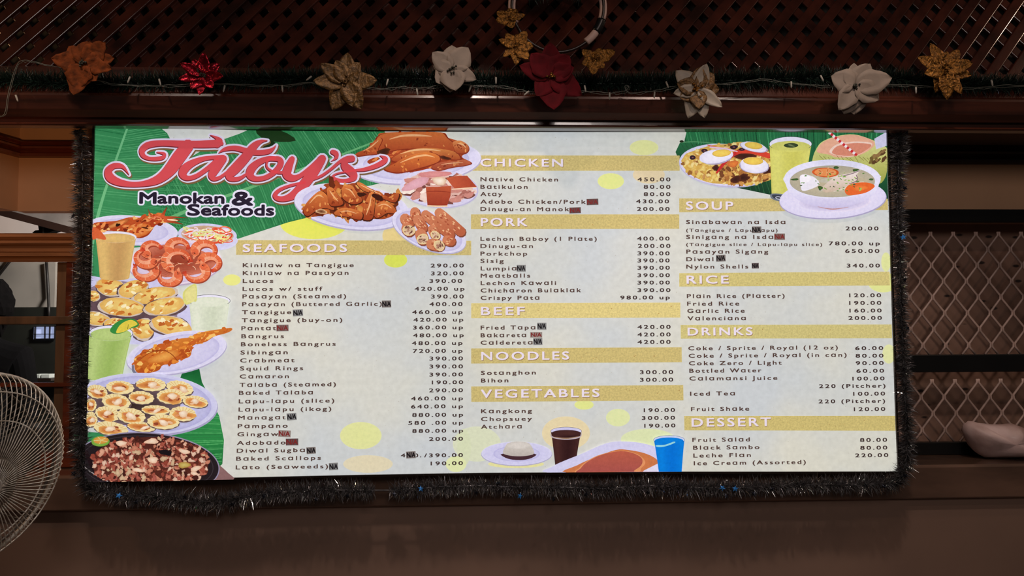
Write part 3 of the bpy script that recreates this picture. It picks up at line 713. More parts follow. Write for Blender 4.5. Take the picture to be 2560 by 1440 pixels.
def shrimp(p, cx, cy, r, a0, sweep, w, flip=1, sq=.75):
    """a curled cooked shrimp: thick ringed body tapering to a fanned tail"""
    n = 9; P = []; B = []; w *= 1.15; r *= .82; a0 -= 20; sweep += 10
    for i in range(n):
        t = i / (n - 1); a = math.radians(a0 + sweep * t * flip); ww = w * (1.0 - .66 * t) * (0.72 + .28 * math.sin(PI * min(1, .15 + t * 2.4) if t < .2 else PI / 2))
        P.append((cx + r * math.cos(a), cy + r * sq * math.sin(a), ww)); B.append((cx + (r - ww * .30) * math.cos(a), cy + (r - ww * .30) * sq * math.sin(a), ww * .42))
    p.stroke([(x + 10, y + 14, q + 8) for x, y, q in P], (150, 66, 46), 4, c2=(170, 70, 48))
    p.stroke(P, (234, 128, 84), 4, c2=(216, 92, 56)); p.stroke(B, (246, 176, 142), 4, c2=(234, 142, 106))
    for i in range(1, n):
        a = math.radians(a0 + sweep * (i - .5) / (n - 1) * flip); ww = (P[i][2] + P[i - 1][2]) * .25; x, y = (P[i][0] + P[i - 1][0]) / 2, (P[i][1] + P[i - 1][1]) / 2
        p.stroke([(x + ww * .95 * math.cos(a), y + ww * .95 * sq * math.sin(a), 8), (x + ww * .1 * math.cos(a), y + ww * .1 * sq * math.sin(a), 5), (x - ww * .7 * math.cos(a), y - ww * .7 * sq * math.sin(a), 2)], (206, 84, 52) if i % 2 else (248, 188, 150), 2, False)
    x, y, q = P[-1]; a = math.radians(a0 + (sweep + 80) * flip)
    for da in (-.5, 0, .5): p.stroke([(x, y, q * .5), (x + q * 1.1 * math.cos(a + da), y + q * .9 * math.sin(a + da), q * .45)], (220, 84, 54), 2, c2=(190, 60, 40))
    x, y, q = P[0]; a = math.radians(a0 - 70 * flip)
    p.stroke([(x, y, q * .8), (x + q * .5 * math.cos(a), y + q * .42 * math.sin(a), q * .45), (x + q * 1.0 * math.cos(a), y + q * .8 * math.sin(a), 6)], (226, 108, 70), 4, c2=(240, 170, 130))
    p.blob(x + q * .25 * math.cos(a), y + q * .2 * math.sin(a), 9, 8, 0, (40, 20, 20))
    for k in range(3): p.stroke([(x, y, 5), (x + q * .9 * math.cos(a + .5 + k * .3), y + q * .7 * math.sin(a + .5 + k * .3), 4), (x + q * 1.7 * math.cos(a + .9 + k * .3), y + q * 1.2 * math.sin(a + .9 + k * .3), 2)], (170, 70, 50), 4)
p = Paint((200, 520, 6.0), .0030, 13)                          # shrimps
p.plate(1430, 815, 700, 335, -3, .9, (226, 208, 232)); p.blob(1450, 800, 560, 250, 0, (150, 60, 40), (206, 120, 96), .1)
for a in ((1090, 620, 150, 150, 190, 130), (1480, 590, 170, 170, 190, 135), (1880, 640, 180, 190, 200, 140), (1950, 830, 170, 230, 200, 130), (1740, 960, 190, 340, 190, 130), (1330, 1020, 170, 10, 190, 140), (980, 930, 190, 20, 190, 130), (1000, 740, 180, 60, 190, 130), (1470, 790, 220, 150, 210, 140)):
    shrimp(p, *a)
for i in range(26):
    x, y = 1450 + p.r.uniform(-380, 330), 850 + p.r.uniform(-130, 90); a = p.r.uniform(0, 6.3); l = p.r.uniform(60, 170)
    p.stroke([(x, y, 9), (x + l * .5 * math.cos(a), y + l * .35 * math.sin(a), 7), (x + l * math.cos(a + .3), y + l * .6 * math.sin(a + .3), 3)], p.r.choice([(70, 34, 26), (240, 180, 140), (190, 70, 46), (246, 206, 176)]), 4)
dish(p, 'printed picture of cooked shrimps heaped on a plate')
p = Paint((200, 520, 6.0), .0052, 14)                          # mango shake
p.glass(550, 440, 308, 86, 310, 750, 1050, (226, 190, 118), (190, 146, 92), .05, edge=(190, 180, 170)); p.poly([(200, 300), (270, 310), (340, 370), (400, 450), (380, 480), (270, 460), (200, 470)], (214, 100, 58), 4)
dish(p, 'printed picture of an orange fruit shake in a glass')
p = Paint((200, 680, 5.333), .0040, 15)                        # baked oysters
p.poly([(60, 120), (450, 100), (900, 90), (1150, 200), (1500, 430), (1620, 640), (1500, 860), (1000, 960), (600, 960), (100, 960)], (206, 204, 240), 3)
p.blob(560, 480, 760, 330, 0, (70, 44, 44), (150, 130, 150), .1)
for a in ((190, 320, 80, 74, 0), (410, 200, 195, 118, 4), (715, 225, 205, 112, -14), (1000, 310, 300, 104, -10), (560, 465, 310, 126, 8), (1140, 455, 280, 112, -8), (180, 620, 260, 90, 8), (480, 690, 150, 80, 0), (850, 760, 150, 140, 10), (1225, 715, 268, 132, 12)):
    cx, cy, rx, ry, rot = a
    p.blob(cx - 4, cy + 14, rx * 1.05, ry * 1.08, rot, (120, 96, 96), (92, 72, 78), .1, 22); p.blob(cx, cy + 4, rx * 1.02, ry * 1.03, rot, (232, 220, 200), (206, 190, 180), .1, 24)
    q = p.blob(cx, cy, rx * .96, ry * .94, rot, (238, 206, 122), (226, 178, 96), .07, 24, off=(.1, -.2))
    p.mottle([(cx + (x - cx) * .85, cy + (y - cy) * .85) for x, y in q], 16, min(rx, ry) * .2, [(206, 124, 52), (222, 150, 70), (246, 226, 160), (240, 214, 132), (250, 238, 196), (190, 100, 44)], rot - 12, edge=1)
dish(p, 'printed picture of baked oysters with cheese on a plate')
p = Paint((200, 680, 5.333), .0065, 16)                        # lemon shake
p.glass(1735, 385, 276, 80, 1500, 1950, 775, (226, 232, 214), (204, 214, 190), .06, edge=(60, 58, 70)); p.poly([(1380, 300), (1400, 250), (1470, 190), (1560, 170), (1565, 380), (1520, 395), (1430, 440), (1385, 380)], (218, 216, 128), 3); p.poly([(1410, 300), (1440, 240), (1545, 190), (1548, 370), (1440, 400)], (228, 222, 148), 3)
dish(p, 'printed picture of a pale lemon shake in a glass')
p = Paint((200, 680, 5.333), .0070, 17)                        # fried chicken leg
p.plate(1300, 1075, 672, 268, -11, .86)
q = p.poly([(745, 1140), (850, 1070), (1000, 1000), (1170, 930), (1330, 890), (1470, 870), (1560, 820), (1750, 780), (1900, 760), (2020, 745), (2035, 775), (1960, 815), (1800, 860), (1690, 930), (1560, 960), (1500, 1010), (1480, 1120), (1320, 1175), (1290, 1220), (1120, 1240), (1060, 1310), (900, 1350), (770, 1335), (735, 1230)], lambda x, y: mixc((226, 142, 58), (176, 84, 30), min(1, max(0, (y - 800 + (x - 1300) * .35) / 420.0))), 4)
p.mottle(q, 130, 26, [(238, 166, 72), (206, 110, 42), (178, 80, 32), (244, 196, 110), (222, 134, 52), (196, 96, 40)], -22, edge=1)
p.blob(1130, 1130, 210, 72, -14, (236, 170, 84), (206, 116, 46), .15); p.stroke([(840, 1080, 8), (1080, 1040, 10), (1220, 1085, 10), (1310, 1180, 12)], (150, 68, 26)); p.stroke([(800, 1180, 8), (960, 1070, 10), (1180, 1040, 10)], (160, 76, 30)); p.stroke([(720, 1250, 30), (730, 1320, 36), (760, 1340, 20)], (120, 120, 140))
dish(p, 'printed picture of a fried chicken leg on a plate')
p = Paint((200, 680, 5.333), .0095, 18)                        # green shake
p.glass(430, 815, 292, 104, 60, 580, 1400, (190, 212, 134), (150, 182, 92), .05, edge=(60, 60, 66))
p.poly([(420, 770), (470, 700), (560, 640), (660, 620), (750, 635), (805, 700), (760, 740), (700, 750), (590, 810), (500, 825), (440, 810)], (56, 140, 66), 4); p.poly([(500, 810), (540, 720), (620, 660), (710, 640), (785, 695), (700, 740), (660, 770), (580, 805)], (226, 206, 76), 4)
p.stroke([(660, 700, 5), (655, 760, 7)], (80, 80, 30)); dish(p, 'printed picture of a green avocado shake in a glass')
def scallop(p, cx, cy, rx, ry, rot):
    a = math.radians(rot); ca, sa = math.cos(a), math.sin(a)
    def T(u, v): return (cx + rx * u * ca - ry * v * sa, cy + rx * u * sa + ry * v * ca)
    p.blob(cx, cy + ry * .14, rx * 1.03, ry * 1.0, rot, (90, 60, 50), (110, 90, 90), .05, 20)
    N = 26; pts = [T((1 + .035 * (-1) ** k) * math.cos(2 * PI * k / N), (1 + .035 * (-1) ** k) * math.sin(2 * PI * k / N)) for k in range(N)]
    p.poly(pts, (240, 222, 168))
    for k in range(9):
        t = math.radians(200 + 140 * k / 8); p.stroke([(*T(0, .3), 4), (*T(.95 * math.cos(t), .93 * math.sin(t)), 9)], (222, 190, 130), 2, False)
    U = lambda: p.r.uniform(-.16, .16)
    p.blob(*T(-.05 + U(), .14 + U()), rx * p.r.uniform(.6, .8), ry * p.r.uniform(.56, .76), rot, (190, 104, 52), (232, 172, 96), .25, 18)
    for k in range(5): p.blob(*T(U() * 3, U() * 2.4 + .1), rx * .18, ry * .17, rot, p.r.choice([(206, 124, 84), (168, 84, 50), (236, 190, 150), (222, 150, 100), (150, 70, 44)]), None, .3, 10)
    p.blob(*T(.14 + U() * 1.4, .04 + U()), rx * p.r.uniform(.3, .42), ry * p.r.uniform(.34, .46), rot + p.r.uniform(-30, 30), (252, 236, 216), (226, 188, 150), .2, 16, off=(-.3, -.3))
p = Paint((200, 920, 4.8), .0110, 19)                          # scallops
p.plate(800, 425, 860, 368, 2, .92, (196, 196, 236)); p.blob(640, 440, 560, 260, 0, (56, 40, 36), (120, 100, 110), .06)
for a in ((225, 280, 125, 82, 10), (500, 230, 168, 80, 4), (870, 195, 180, 80, 3), (1215, 235, 162, 84, 12), (150, 440, 70, 76, 0), (455, 400, 172, 92, 8), (755, 352, 152, 78, 5), (1115, 340, 176, 90, 3), (1400, 400, 152, 72, 8), (150, 610, 84, 90, 10), (355, 545, 152, 86, 12), (635, 570, 172, 92, 8), (930, 500, 170, 58, 3), (1250, 545, 160, 88, 4), (395, 720, 208, 82, 8), (760, 700, 170, 58, 6), (1020, 640, 192, 88, 3)):
    scallop(p, *a)
dish(p, 'printed picture of scallops in their shells on an oval platter')
p = Paint((200, 920, 4.8), .0170, 20)                          # sizzling sisig
p.poly([(1600, 1090), (1700, 1160), (1800, 1250), (1860, 1330), (1500, 1340)], (140, 104, 104), 3)
p.blob(830, 1150, 870, 388, 4, (24, 18, 20), (40, 32, 36), 0, 48); p.ring(830, 1150, 862, 380, 4, 14, (150, 142, 170), 60, 170, 380); p.ring(830, 1145, 790, 335, 4, 10, (60, 52, 58), 60)
p.stroke([(60, 1160, 10), (200, 1260, 14), (360, 1345, 16)], (170, 160, 160)); p.stroke([(110, 1000, 40), (140, 1080, 50), (220, 1220, 60), (420, 1330, 70)], (34, 20, 24))
e = [(875 + 690 * math.cos(t), 1090 + 270 * math.sin(t) + (70 if math.sin(t) > 0 else 0)) for t in [k * PI / 16 for k in range(32)]]
p.poly(e, (86, 42, 34), 2)
p.mottle(e, 520, 27, [(196, 116, 96), (168, 86, 70), (226, 170, 142), (120, 58, 46), (206, 134, 108), (90, 44, 36), (236, 200, 176), (178, 96, 84), (150, 70, 56), (70, 34, 30), (216, 186, 150)], None, .5, 1.35, .8)
for a in ((910, 1090, 70, 34), (530, 890, 60, 36), (890, 870, 80, 34), (1280, 990, 60, 34), (1420, 1195, 60, 34), (730, 1210, 60, 28), (1400, 1250, 50, 20)): p.blob(*a, p.r.uniform(-20, 20), (244, 222, 198), (226, 180, 150), .25, 12)
p.blob(1060, 1000, 70, 40, 0, (28, 22, 26), None, .4, 12); p.blob(1280, 1150, 70, 40, 5, (206, 190, 110), (170, 130, 60), .2, 14)
p.blob(285, 870, 108, 62, -4, (150, 190, 84), (110, 160, 60), .05, 24); p.blob(292, 855, 88, 44, -4, (226, 172, 84), (206, 140, 60), .03, 24)
for k in range(5): p.stroke([(292, 855, 6), (292 + 84 * math.cos(k * 1.256 + .5), 855 + 42 * math.sin(k * 1.256 + .5), 9)], (214, 206, 140), 2)
dish(p, 'printed picture of chopped meat sizzling on a black iron plate')

# ---- dishes right of the logo
p = Paint((700, 300, 4.115), .0012, 21)                        # roast chicken
p.plate(1400, 430, 668, 222, -4, .82)
q = p.poly([(790, 340), (900, 290), (1000, 180), (1080, 130), (1650, 128), (1720, 180), (1830, 215), (1930, 270), (1940, 320), (1870, 380), (1960, 440), (1800, 490), (1600, 520), (1540, 500), (1400, 530), (1200, 540), (1060, 510), (900, 440), (960, 390), (1050, 385), (1010, 345), (800, 372)], lambda x, y: mixc((190, 92, 46), (150, 52, 26), min(1, max(0, (y - 130) / 400.0))), 4)
R1, R2, R3, R4 = (206, 112, 58), (168, 70, 36), (134, 44, 24), (232, 172, 104)
def grad(a, b, y0, y1): return lambda x, y: mixc(a, b, min(1, max(0, (y - y0) / (y1 - y0))))
def piece(p, pts, a, b, edge=(84, 34, 18), hl=None):
    xs = [v[0] for v in pts]; ys = [v[1] for v in pts]; mx, my = sum(xs) / len(xs), sum(ys) / len(ys)
    p.poly([(mx + (x - mx) * 1.05 + 3, my + (y - my) * 1.06 + 6) for x, y in pts], edge, 4); q = p.poly(pts, grad(a, b, min(ys), max(ys)), 4)
    p.mottle([(mx + (x - mx) * .8, my + (y - my) * .8) for x, y in q], 12, 9, [mixc(a, (250, 200, 120), .35), mixc(b, (90, 30, 14), .35), mixc(a, b, .3), mixc(a, (240, 170, 90), .25)], None, .3, 2.0, 1)
    if hl: p.stroke(hl, mixc(a, (255, 226, 180), .55), 5)
p.mottle(q, 150, 13, [(200, 100, 50), (166, 66, 36), (150, 54, 30), (214, 130, 70), (186, 84, 44)], -16, .3, 2.4, 1)
piece(p, [(1000, 190), (1090, 140), (1300, 130), (1640, 130), (1720, 190), (1800, 260), (1780, 330), (1640, 330), (1460, 300), (1260, 300), (1080, 330), (1010, 300)], R1, R2, R3, [(1130, 200, 6), (1260, 165, 20), (1420, 160, 22), (1560, 170, 6)])
piece(p, [(800, 342), (900, 290), (1010, 190), (1050, 210), (1010, 300), (1010, 345), (900, 360), (810, 370)], R1, R2, R3, [(860, 320, 4), (940, 275, 12), (1010, 215, 8)])
piece(p, [(1150, 400), (1300, 320), (1480, 290), (1660, 300), (1800, 330), (1850, 380), (1840, 410), (1700, 400), (1560, 370), (1380, 380), (1220, 430)], (214, 134, 70), R2, R3, [(1240, 350, 5), (1380, 312, 18), (1540, 306, 16), (1650, 320, 5)])
piece(p, [(1780, 230), (1860, 215), (1930, 260), (1940, 310), (1900, 345), (1820, 340), (1790, 290)], (222, 140, 82), R2, R3, [(1830, 245, 5), (1880, 255, 14), (1910, 285, 5)])
piece(p, [(1080, 505), (1180, 450), (1280, 390), (1420, 345), (1540, 335), (1630, 370), (1640, 420), (1560, 460), (1420, 500), (1280, 535), (1180, 540)], (216, 124, 56), R2, R3, [(1240, 440, 5), (1380, 385, 18), (1500, 365, 18), (1590, 385, 5)])
piece(p, [(1560, 490), (1640, 440), (1780, 425), (1900, 410), (1965, 445), (1900, 470), (1760, 490), (1640, 520)], (190, 100, 66), (150, 62, 40), R3, [(1660, 460, 4), (1780, 445, 10), (1880, 440, 4)])
p.blob(1065, 330, 78, 30, -10, (48, 20, 10), (96, 44, 18), .2); p.blob(1700, 392, 56, 20, 8, (60, 24, 14), (110, 46, 22), .2)
dish(p, 'printed picture of a whole roast chicken on a plate')
p = Paint((700, 300, 4.115), .0034, 22)                        # sliced roast pork
p.blob(1640, 710, 402, 198, 4, (190, 186, 220), None, 0, 40); p.blob(1632, 705, 396, 192, 4, (226, 222, 248), (214, 210, 240), 0, 40)
q = p.blob(1630, 700, 340, 150, 4, (214, 170, 160), (226, 190, 180), .06, 30)
p.mottle(q, 80, 32, [(240, 216, 206), (226, 178, 170), (206, 140, 130), (250, 236, 226), (176, 110, 100), (120, 70, 64)], -10, edge=.95)
p.blob(1590, 560, 170, 32, -4, (222, 150, 150), (206, 130, 130), .1); p.blob(1400, 660, 140, 50, -22, (226, 176, 190), (214, 156, 168), .12); p.blob(1640, 630, 80, 40, 5, (250, 240, 226), (216, 180, 150), .2)
p.poly([(1500, 690), (1620, 690), (1762, 680), (1755, 780), (1720, 885), (1620, 888), (1518, 880), (1510, 790)], lambda x, y: mixc((186, 84, 52), (156, 56, 36), min(1, max(0, (y - 690) / 190.0)))); p.stroke([(1510, 740, 6), (1620, 735, 12), (1750, 745, 6)], (150, 54, 34)); p.stroke([(1520, 885, 14), (1620, 890, 16), (1720, 888, 14)], (238, 206, 170))
p.poly([(1710, 600), (1830, 575), (1925, 575), (2025, 690), (1900, 700), (1800, 712), (1755, 660)], lambda x, y: mixc((196, 92, 60), (166, 62, 40), min(1, max(0, (x - 1700) / 320.0)))); p.stroke([(1770, 715, 12), (1900, 706, 14), (2020, 694, 8)], (240, 206, 176))
dish(p, 'printed picture of sliced roast pork with crisp brown skin')
p = Paint((700, 300, 4.115), .0055, 23)                        # grilled chicken pieces
p.plate(740, 890, 590, 232, 7, .86)
q = p.poly([(250, 910), (300, 830), (420, 735), (480, 700), (450, 670), (540, 650), (660, 670), (780, 650), (900, 700), (1000, 740), (1080, 780), (1220, 750), (1190, 850), (1195, 960), (1080, 1020), (960, 1020), (830, 1035), (700, 1000), (560, 960), (380, 995), (290, 990)], (158, 70, 34), 3)
p.mottle(q, 150, 34, [(206, 112, 50), (178, 78, 38), (226, 150, 76), (140, 54, 28), (238, 178, 104), (110, 46, 24), (196, 92, 46)], None, .4, 1.6, .8)
for pts, hl in (([(790, 655), (840, 650), (920, 700), (1030, 750), (1120, 790), (1225, 755), (1190, 850), (1080, 820), (960, 760), (860, 730)], [(830, 670, 4), (920, 715, 12), (1040, 770, 4)]),
                ([(250, 920), (290, 840), (400, 740), (470, 760), (540, 860), (560, 930), (470, 910), (380, 935), (300, 990), (255, 970)], [(310, 860, 5), (390, 780, 16), (450, 800, 5)]),
                ([(650, 690), (740, 680), (790, 740), (850, 830), (780, 870), (700, 850), (640, 790)], [(680, 710, 5), (730, 730, 14), (780, 800, 5)]),
                ([(490, 710), (540, 700), (600, 770), (655, 860), (590, 890), (520, 880), (495, 800)], [(515, 730, 5), (550, 780, 14), (600, 840, 5)]),
                ([(985, 880), (1070, 840), (1160, 880), (1200, 960), (1110, 960), (1040, 1000), (990, 1010), (960, 950)], [(1010, 890, 5), (1080, 870, 12), (1150, 910, 5)]),
                ([(930, 755), (975, 755), (978, 880), (950, 1020), (850, 1015), (868, 880)], [(945, 775, 4), (925, 880, 14), (890, 980, 5)]),
                ([(560, 960), (640, 910), (760, 920), (850, 960), (830, 1030), (700, 1000), (600, 990)], [(620, 950, 4), (700, 940, 10), (790, 965, 4)])):
    piece(p, pts, (218, 128, 66), (158, 64, 32), (66, 26, 14), hl)
p.blob(430, 945, 60, 24, 0, (90, 40, 20), (240, 200, 150), .2); p.blob(1010, 800, 60, 30, 20, (60, 22, 12), None, .2); p.blob(840, 770, 40, 24, 0, (60, 24, 14), None, .3)
dish(p, 'printed picture of grilled chicken pieces on an oval plate')
p = Paint((700, 300, 4.115), .0085, 24)                        # spring rolls
p.plate(1535, 1140, 400, 190, 22, .9)
def roll(x0, y0, x1, y1, w, cut=None):
    p.stroke([(x0 + 6, y0 + 10, w * 1.08), (x1 + 6, y1 + 10, w * 1.08)], (130, 70, 50), 4); p.stroke([(x0, y0, w), ((x0 + x1) / 2, (y0 + y1) / 2, w * 1.06), (x1, y1, w)], (206, 128, 92), 5, c2=(184, 98, 66))
    for i in range(22):
        t = p.r.random(); o_ = p.r.uniform(-.36, .36) * w; dx, dy = x1 - x0, y1 - y0; l = math.hypot(dx, dy)
        p.blob(x0 + dx * t - dy / l * o_, y0 + dy * t + dx / l * o_, p.r.uniform(8, 18), p.r.uniform(5, 9), math.degrees(math.atan2(dy, dx)), p.r.choice([(226, 160, 120), (170, 84, 56), (236, 186, 140), (196, 116, 80)]), None, .3, 8)
    if cut: p.blob(x1, y1, w * .54, w * .46, cut, (206, 170, 140), (236, 214, 160), .08, 18); p.mottle([(x1 - w * .3, y1 - w * .3), (x1 + w * .3, y1 - w * .3), (x1 + w * .3, y1 + w * .3), (x1 - w * .3, y1 + w * .3)], 16, w * .08, [(170, 120, 100), (226, 196, 170), (120, 80, 66), (190, 146, 120)], None, edge=1)
roll(1640, 960, 1860, 1150, 100); roll(1500, 980, 1750, 1180, 98); roll(1290, 1020, 1330, 1060, 110); roll(1390, 950, 1400, 1000, 100); roll(1420, 1030, 1470, 1110, 104); roll(1310, 1120, 1330, 1140, 120, 10); roll(1570, 1130, 1600, 1190, 96, 20); roll(1450, 1180, 1470, 1230, 118, 5); roll(1720, 1240, 1760, 1250, 100); roll(1560, 1280, 1640, 1295, 110, 30)
dish(p, 'printed picture of fried spring rolls on a plate')

# ---- dishes of the right-hand column
p = Paint((1680, 310, 4.571), .0012, 31)                       # coconut
p.poly([(1610, 560), (1605, 400), (1650, 280), (1720, 200), (1880, 140), (2080, 120), (2280, 180), (2420, 250), (2460, 320), (2440, 600), (2300, 700), (1900, 640)], lambda x, y: mixc((214, 214, 140), (160, 166, 84), min(1, max(0, (y - 260) / 330.0))), 4)
p.poly([(1655, 320), (1700, 230), (1800, 170), (1960, 130), (2120, 130), (2290, 190), (2300, 260), (2130, 360), (1900, 385), (1790, 350)], (236, 178, 150), 4); p.poly([(1800, 330), (1850, 250), (1960, 215), (2120, 200), (2280, 220), (2250, 280), (2110, 360), (1960, 370)], (246, 214, 200), 4); p.poly([(1830, 335), (1870, 265), (1970, 232), (2120, 218), (2270, 235), (2240, 285), (2110, 355), (1960, 365)], (222, 142, 118), 4)
p.poly([(2310, 170), (2450, 85), (2450, 250), (2330, 290)], (212, 210, 240)); p.mottle([(2260, 400), (2420, 300), (2440, 400), (2300, 460)], 18, 20, [(90, 64, 40), (140, 110, 70), (110, 90, 50)], -40, edge=1)
for i in range(14): x = 1680 + i * 50; p.stroke([(x, 360 + (i % 4) * 10, 5), (x + 60, 420 + (i % 3) * 20, 4)], (130, 120, 60), 2)
P0, P1 = (1790, 95), (2110, 360); N = 14
for i in range(N):
    t0, t1 = i / N, (i + 1) / N; f = lambda t: (P0[0] + (P1[0] - P0[0]) * t, P0[1] + (P1[1] - P0[1]) * t, 30)
    p.stroke([f(t0), f(t1)], (206, 50, 56) if i % 2 else (244, 234, 240), 2, False, lift=(i == 0))
dish(p, 'printed picture of an opened green coconut with a striped straw')
p = Paint((1680, 310, 4.571), .0026, 32)                       # rice with eggs
p.blob(620, 480, 545, 246, 5, (190, 186, 220), None, 0, 44); p.blob(620, 470, 540, 240, 5, (230, 228, 250), (214, 212, 244), 0, 44)
q = p.poly([(110, 440), (150, 350), (240, 310), (360, 270), (480, 240), (640, 230), (780, 205), (900, 240), (1060, 290), (1110, 330), (1140, 600), (1060, 660), (880, 690), (640, 690), (420, 670), (240, 600), (150, 520)], (206, 168, 84), 4)
p.mottle(q, 330, 22, [(232, 206, 120), (214, 176, 84), (240, 220, 150), (190, 140, 70), (226, 190, 100), (200, 150, 90), (150, 100, 50), (236, 214, 130)], None, .35, 1.3, .9)
p.mottle([(480, 500), (900, 480), (1120, 500), (1120, 640), (880, 690), (560, 680)], 60, 26, [(206, 150, 80), (176, 116, 60), (226, 180, 100), (120, 70, 40)], None, .35, 1.3, .85)
for a in ((800, 620, 90, 40, -20), (500, 510, 44, 36, 0), (720, 640, 50, 50, 0), (820, 370, 120, 44, 8), (1090, 540, 60, 40, 0)): p.blob(*a, (52, 24, 20), (90, 44, 30), .35, 14)
p.stroke([(505, 560, 20), (600, 440, 40), (700, 350, 44), (820, 300, 60)], (190, 44, 44)); p.stroke([(740, 330, 30), (900, 310, 70), (1100, 370, 60)], (206, 66, 48)); p.stroke([(400, 245, 8), (520, 280, 26), (640, 290, 20)], (210, 90, 70)); p.stroke([(430, 270, 16), (600, 290, 24), (740, 320, 8)], (224, 196, 220)); p.blob(690, 460, 70, 36, -8, (222, 130, 60), (196, 100, 50), .1)
for a in ((230, 388, 34, 28), (365, 312, 36, 26), (700, 270, 44, 26), (790, 295, 40, 16)): p.blob(*a, 0, (34, 20, 30), (64, 36, 50), .1, 14); p.blob(a[0], a[1], a[2] * .35, a[3] * .3, 0, (130, 80, 80), None, .1, 10)
for cx, cy, rx, ry, rot, yx, yy, yr in ((495, 375, 190, 82, -8, 560, 338, 100), (925, 265, 155, 52, 12, 925, 252, 95), (930, 475, 165, 88, 4, 920, 428, 106)):
    p.blob(cx, cy + 6, rx * 1.02, ry * 1.04, rot, (170, 160, 190), None, .05, 26); p.blob(cx, cy, rx, ry, rot, (240, 238, 252), (222, 220, 244), .05, 26); p.blob(yx, yy, yr * 1.08, yr * .42, rot * .6, (212, 178, 80), None, 0, 20); p.blob(yx, yy - 2, yr, yr * .36, rot * .6, (236, 208, 96), (228, 190, 84), .04, 20)
dish(p, 'printed picture of yellow rice with boiled egg slices on a plate')
p = Paint((1680, 310, 4.571), .0075, 33)                       # calamansi juice
p.glass(1345, 235, 242, 84, 1130, 1500, 830, (214, 214, 118), (196, 194, 92), .22, edge=(70, 78, 84)); p.blob(1350, 250, 84, 26, 0, (70, 84, 50), (46, 60, 40), .05, 24); p.blob(1350, 250, 40, 14, 20, (130, 140, 100), (80, 96, 60), .2, 14)
p.poly([(1128, 800), (1300, 815), (1300, 880), (1240, 890), (1180, 880), (1122, 850)], (110, 120, 134), 3); p.poly([(1140, 812), (1240, 820), (1230, 865), (1150, 850)], (60, 66, 78), 3); p.ring(1210, 850, 34, 14, 10, 10, (190, 196, 214), 16)
dish(p, 'printed picture of a tall glass of yellow citrus juice')
p = Paint((1680, 310, 4.571), .0095, 34)                       # soup
p.blob(1825, 868, 612, 226, -3, (170, 164, 200), None, 0, 56); p.blob(1822, 858, 606, 222, -3, (230, 226, 250), (220, 216, 246), 0, 56); p.blob(1900, 900, 360, 110, -3, (232, 214, 226), (226, 220, 246), 0, 40)
p.blob(1840, 890, 400, 110, -3, (176, 168, 204), (218, 212, 242), 0, 40); p.poly([(1300, 600), (1290, 700), (1340, 800), (1460, 890), (1640, 950), (1840, 966), (2040, 936), (2220, 860), (2330, 750), (2350, 640), (2330, 590), (1818, 560)], lambda x, y: mixc((226, 224, 250), (200, 194, 232), min(1, max(0, (y - 780) / 190.0))), 4); p.stroke([(1650, 950, 3), (1820, 978, 12), (2000, 955, 3)], (190, 140, 140))
p.blob(1818, 635, 550, 222, 0, (232, 232, 252), (224, 224, 250), 0, 56); p.blob(1818, 662, 486, 182, 0, (196, 186, 160), (176, 170, 150), 0, 56, off=(.2, .2))
p.mottle([(1460, 640), (1800, 570), (2160, 640), (2160, 700), (1800, 770), (1480, 710)], 26, 40, [(206, 198, 176), (186, 176, 150), (214, 206, 190), (190, 186, 170)], 0, .3, 2.2, 1)
p.poly([(1450, 600), (1520, 585), (1620, 620), (1670, 690), (1600, 740), (1480, 770), (1455, 700)], (232, 230, 244), 4); p.poly([(1460, 600), (1530, 590), (1580, 640), (1470, 690)], (244, 242, 252), 3)
p.blob(1740, 560, 150, 56, 2, (222, 110, 54), (206, 88, 40), .03, 26); p.blob(1740, 560, 128, 44, 2, (236, 150, 90), None, .03, 26)
for k in range(5): t = k * 1.256; p.blob(1740 + 78 * math.cos(t), 560 + 26 * math.sin(t), 36, 13, math.degrees(t), (206, 96, 50), (240, 190, 130), .1, 12)
p.poly([(1700, 740), (1780, 660), (1880, 600), (2020, 570), (2100, 540), (2140, 530), (2100, 580), (2100, 650), (2030, 690), (1880, 760), (1740, 790)], lambda x, y: mixc((236, 226, 226), (200, 180, 160), min(1, max(0, (y - 540) / 250.0))), 4); p.stroke([(1890, 610, 6), (2020, 580, 10), (2130, 540, 8)], (130, 110, 120)); p.stroke([(2090, 590, 8), (2100, 650, 10), (2010, 690, 6)], (120, 96, 104))
p.poly([(1960, 760), (2010, 700), (2120, 675), (2240, 680), (2300, 720), (2200, 790), (2040, 820), (1980, 810)], (226, 104, 48), 4); p.blob(2140, 740, 100, 34, -6, (236, 140, 70), (222, 100, 44), .15)
for i in range(44): x, y = 1818 + p.r.uniform(-360, 360), 660 + p.r.uniform(-105, 115); p.blob(x, y, p.r.uniform(6, 20), p.r.uniform(4, 9), p.r.uniform(-40, 40), p.r.choice([(120, 170, 70), (84, 130, 56), (160, 196, 100), (70, 90, 60)]), None, .3, 8)
for a in ((1860, 505, 34, 14), (2080, 535, 34, 14), (1390, 640, 40, 14), (2260, 640, 30, 10), (1680, 735, 34, 18)): p.blob(*a, 0, (70, 110, 50), (50, 74, 40), .3, 12)
dish(p, 'printed picture of fish soup in a white bowl on a saucer')

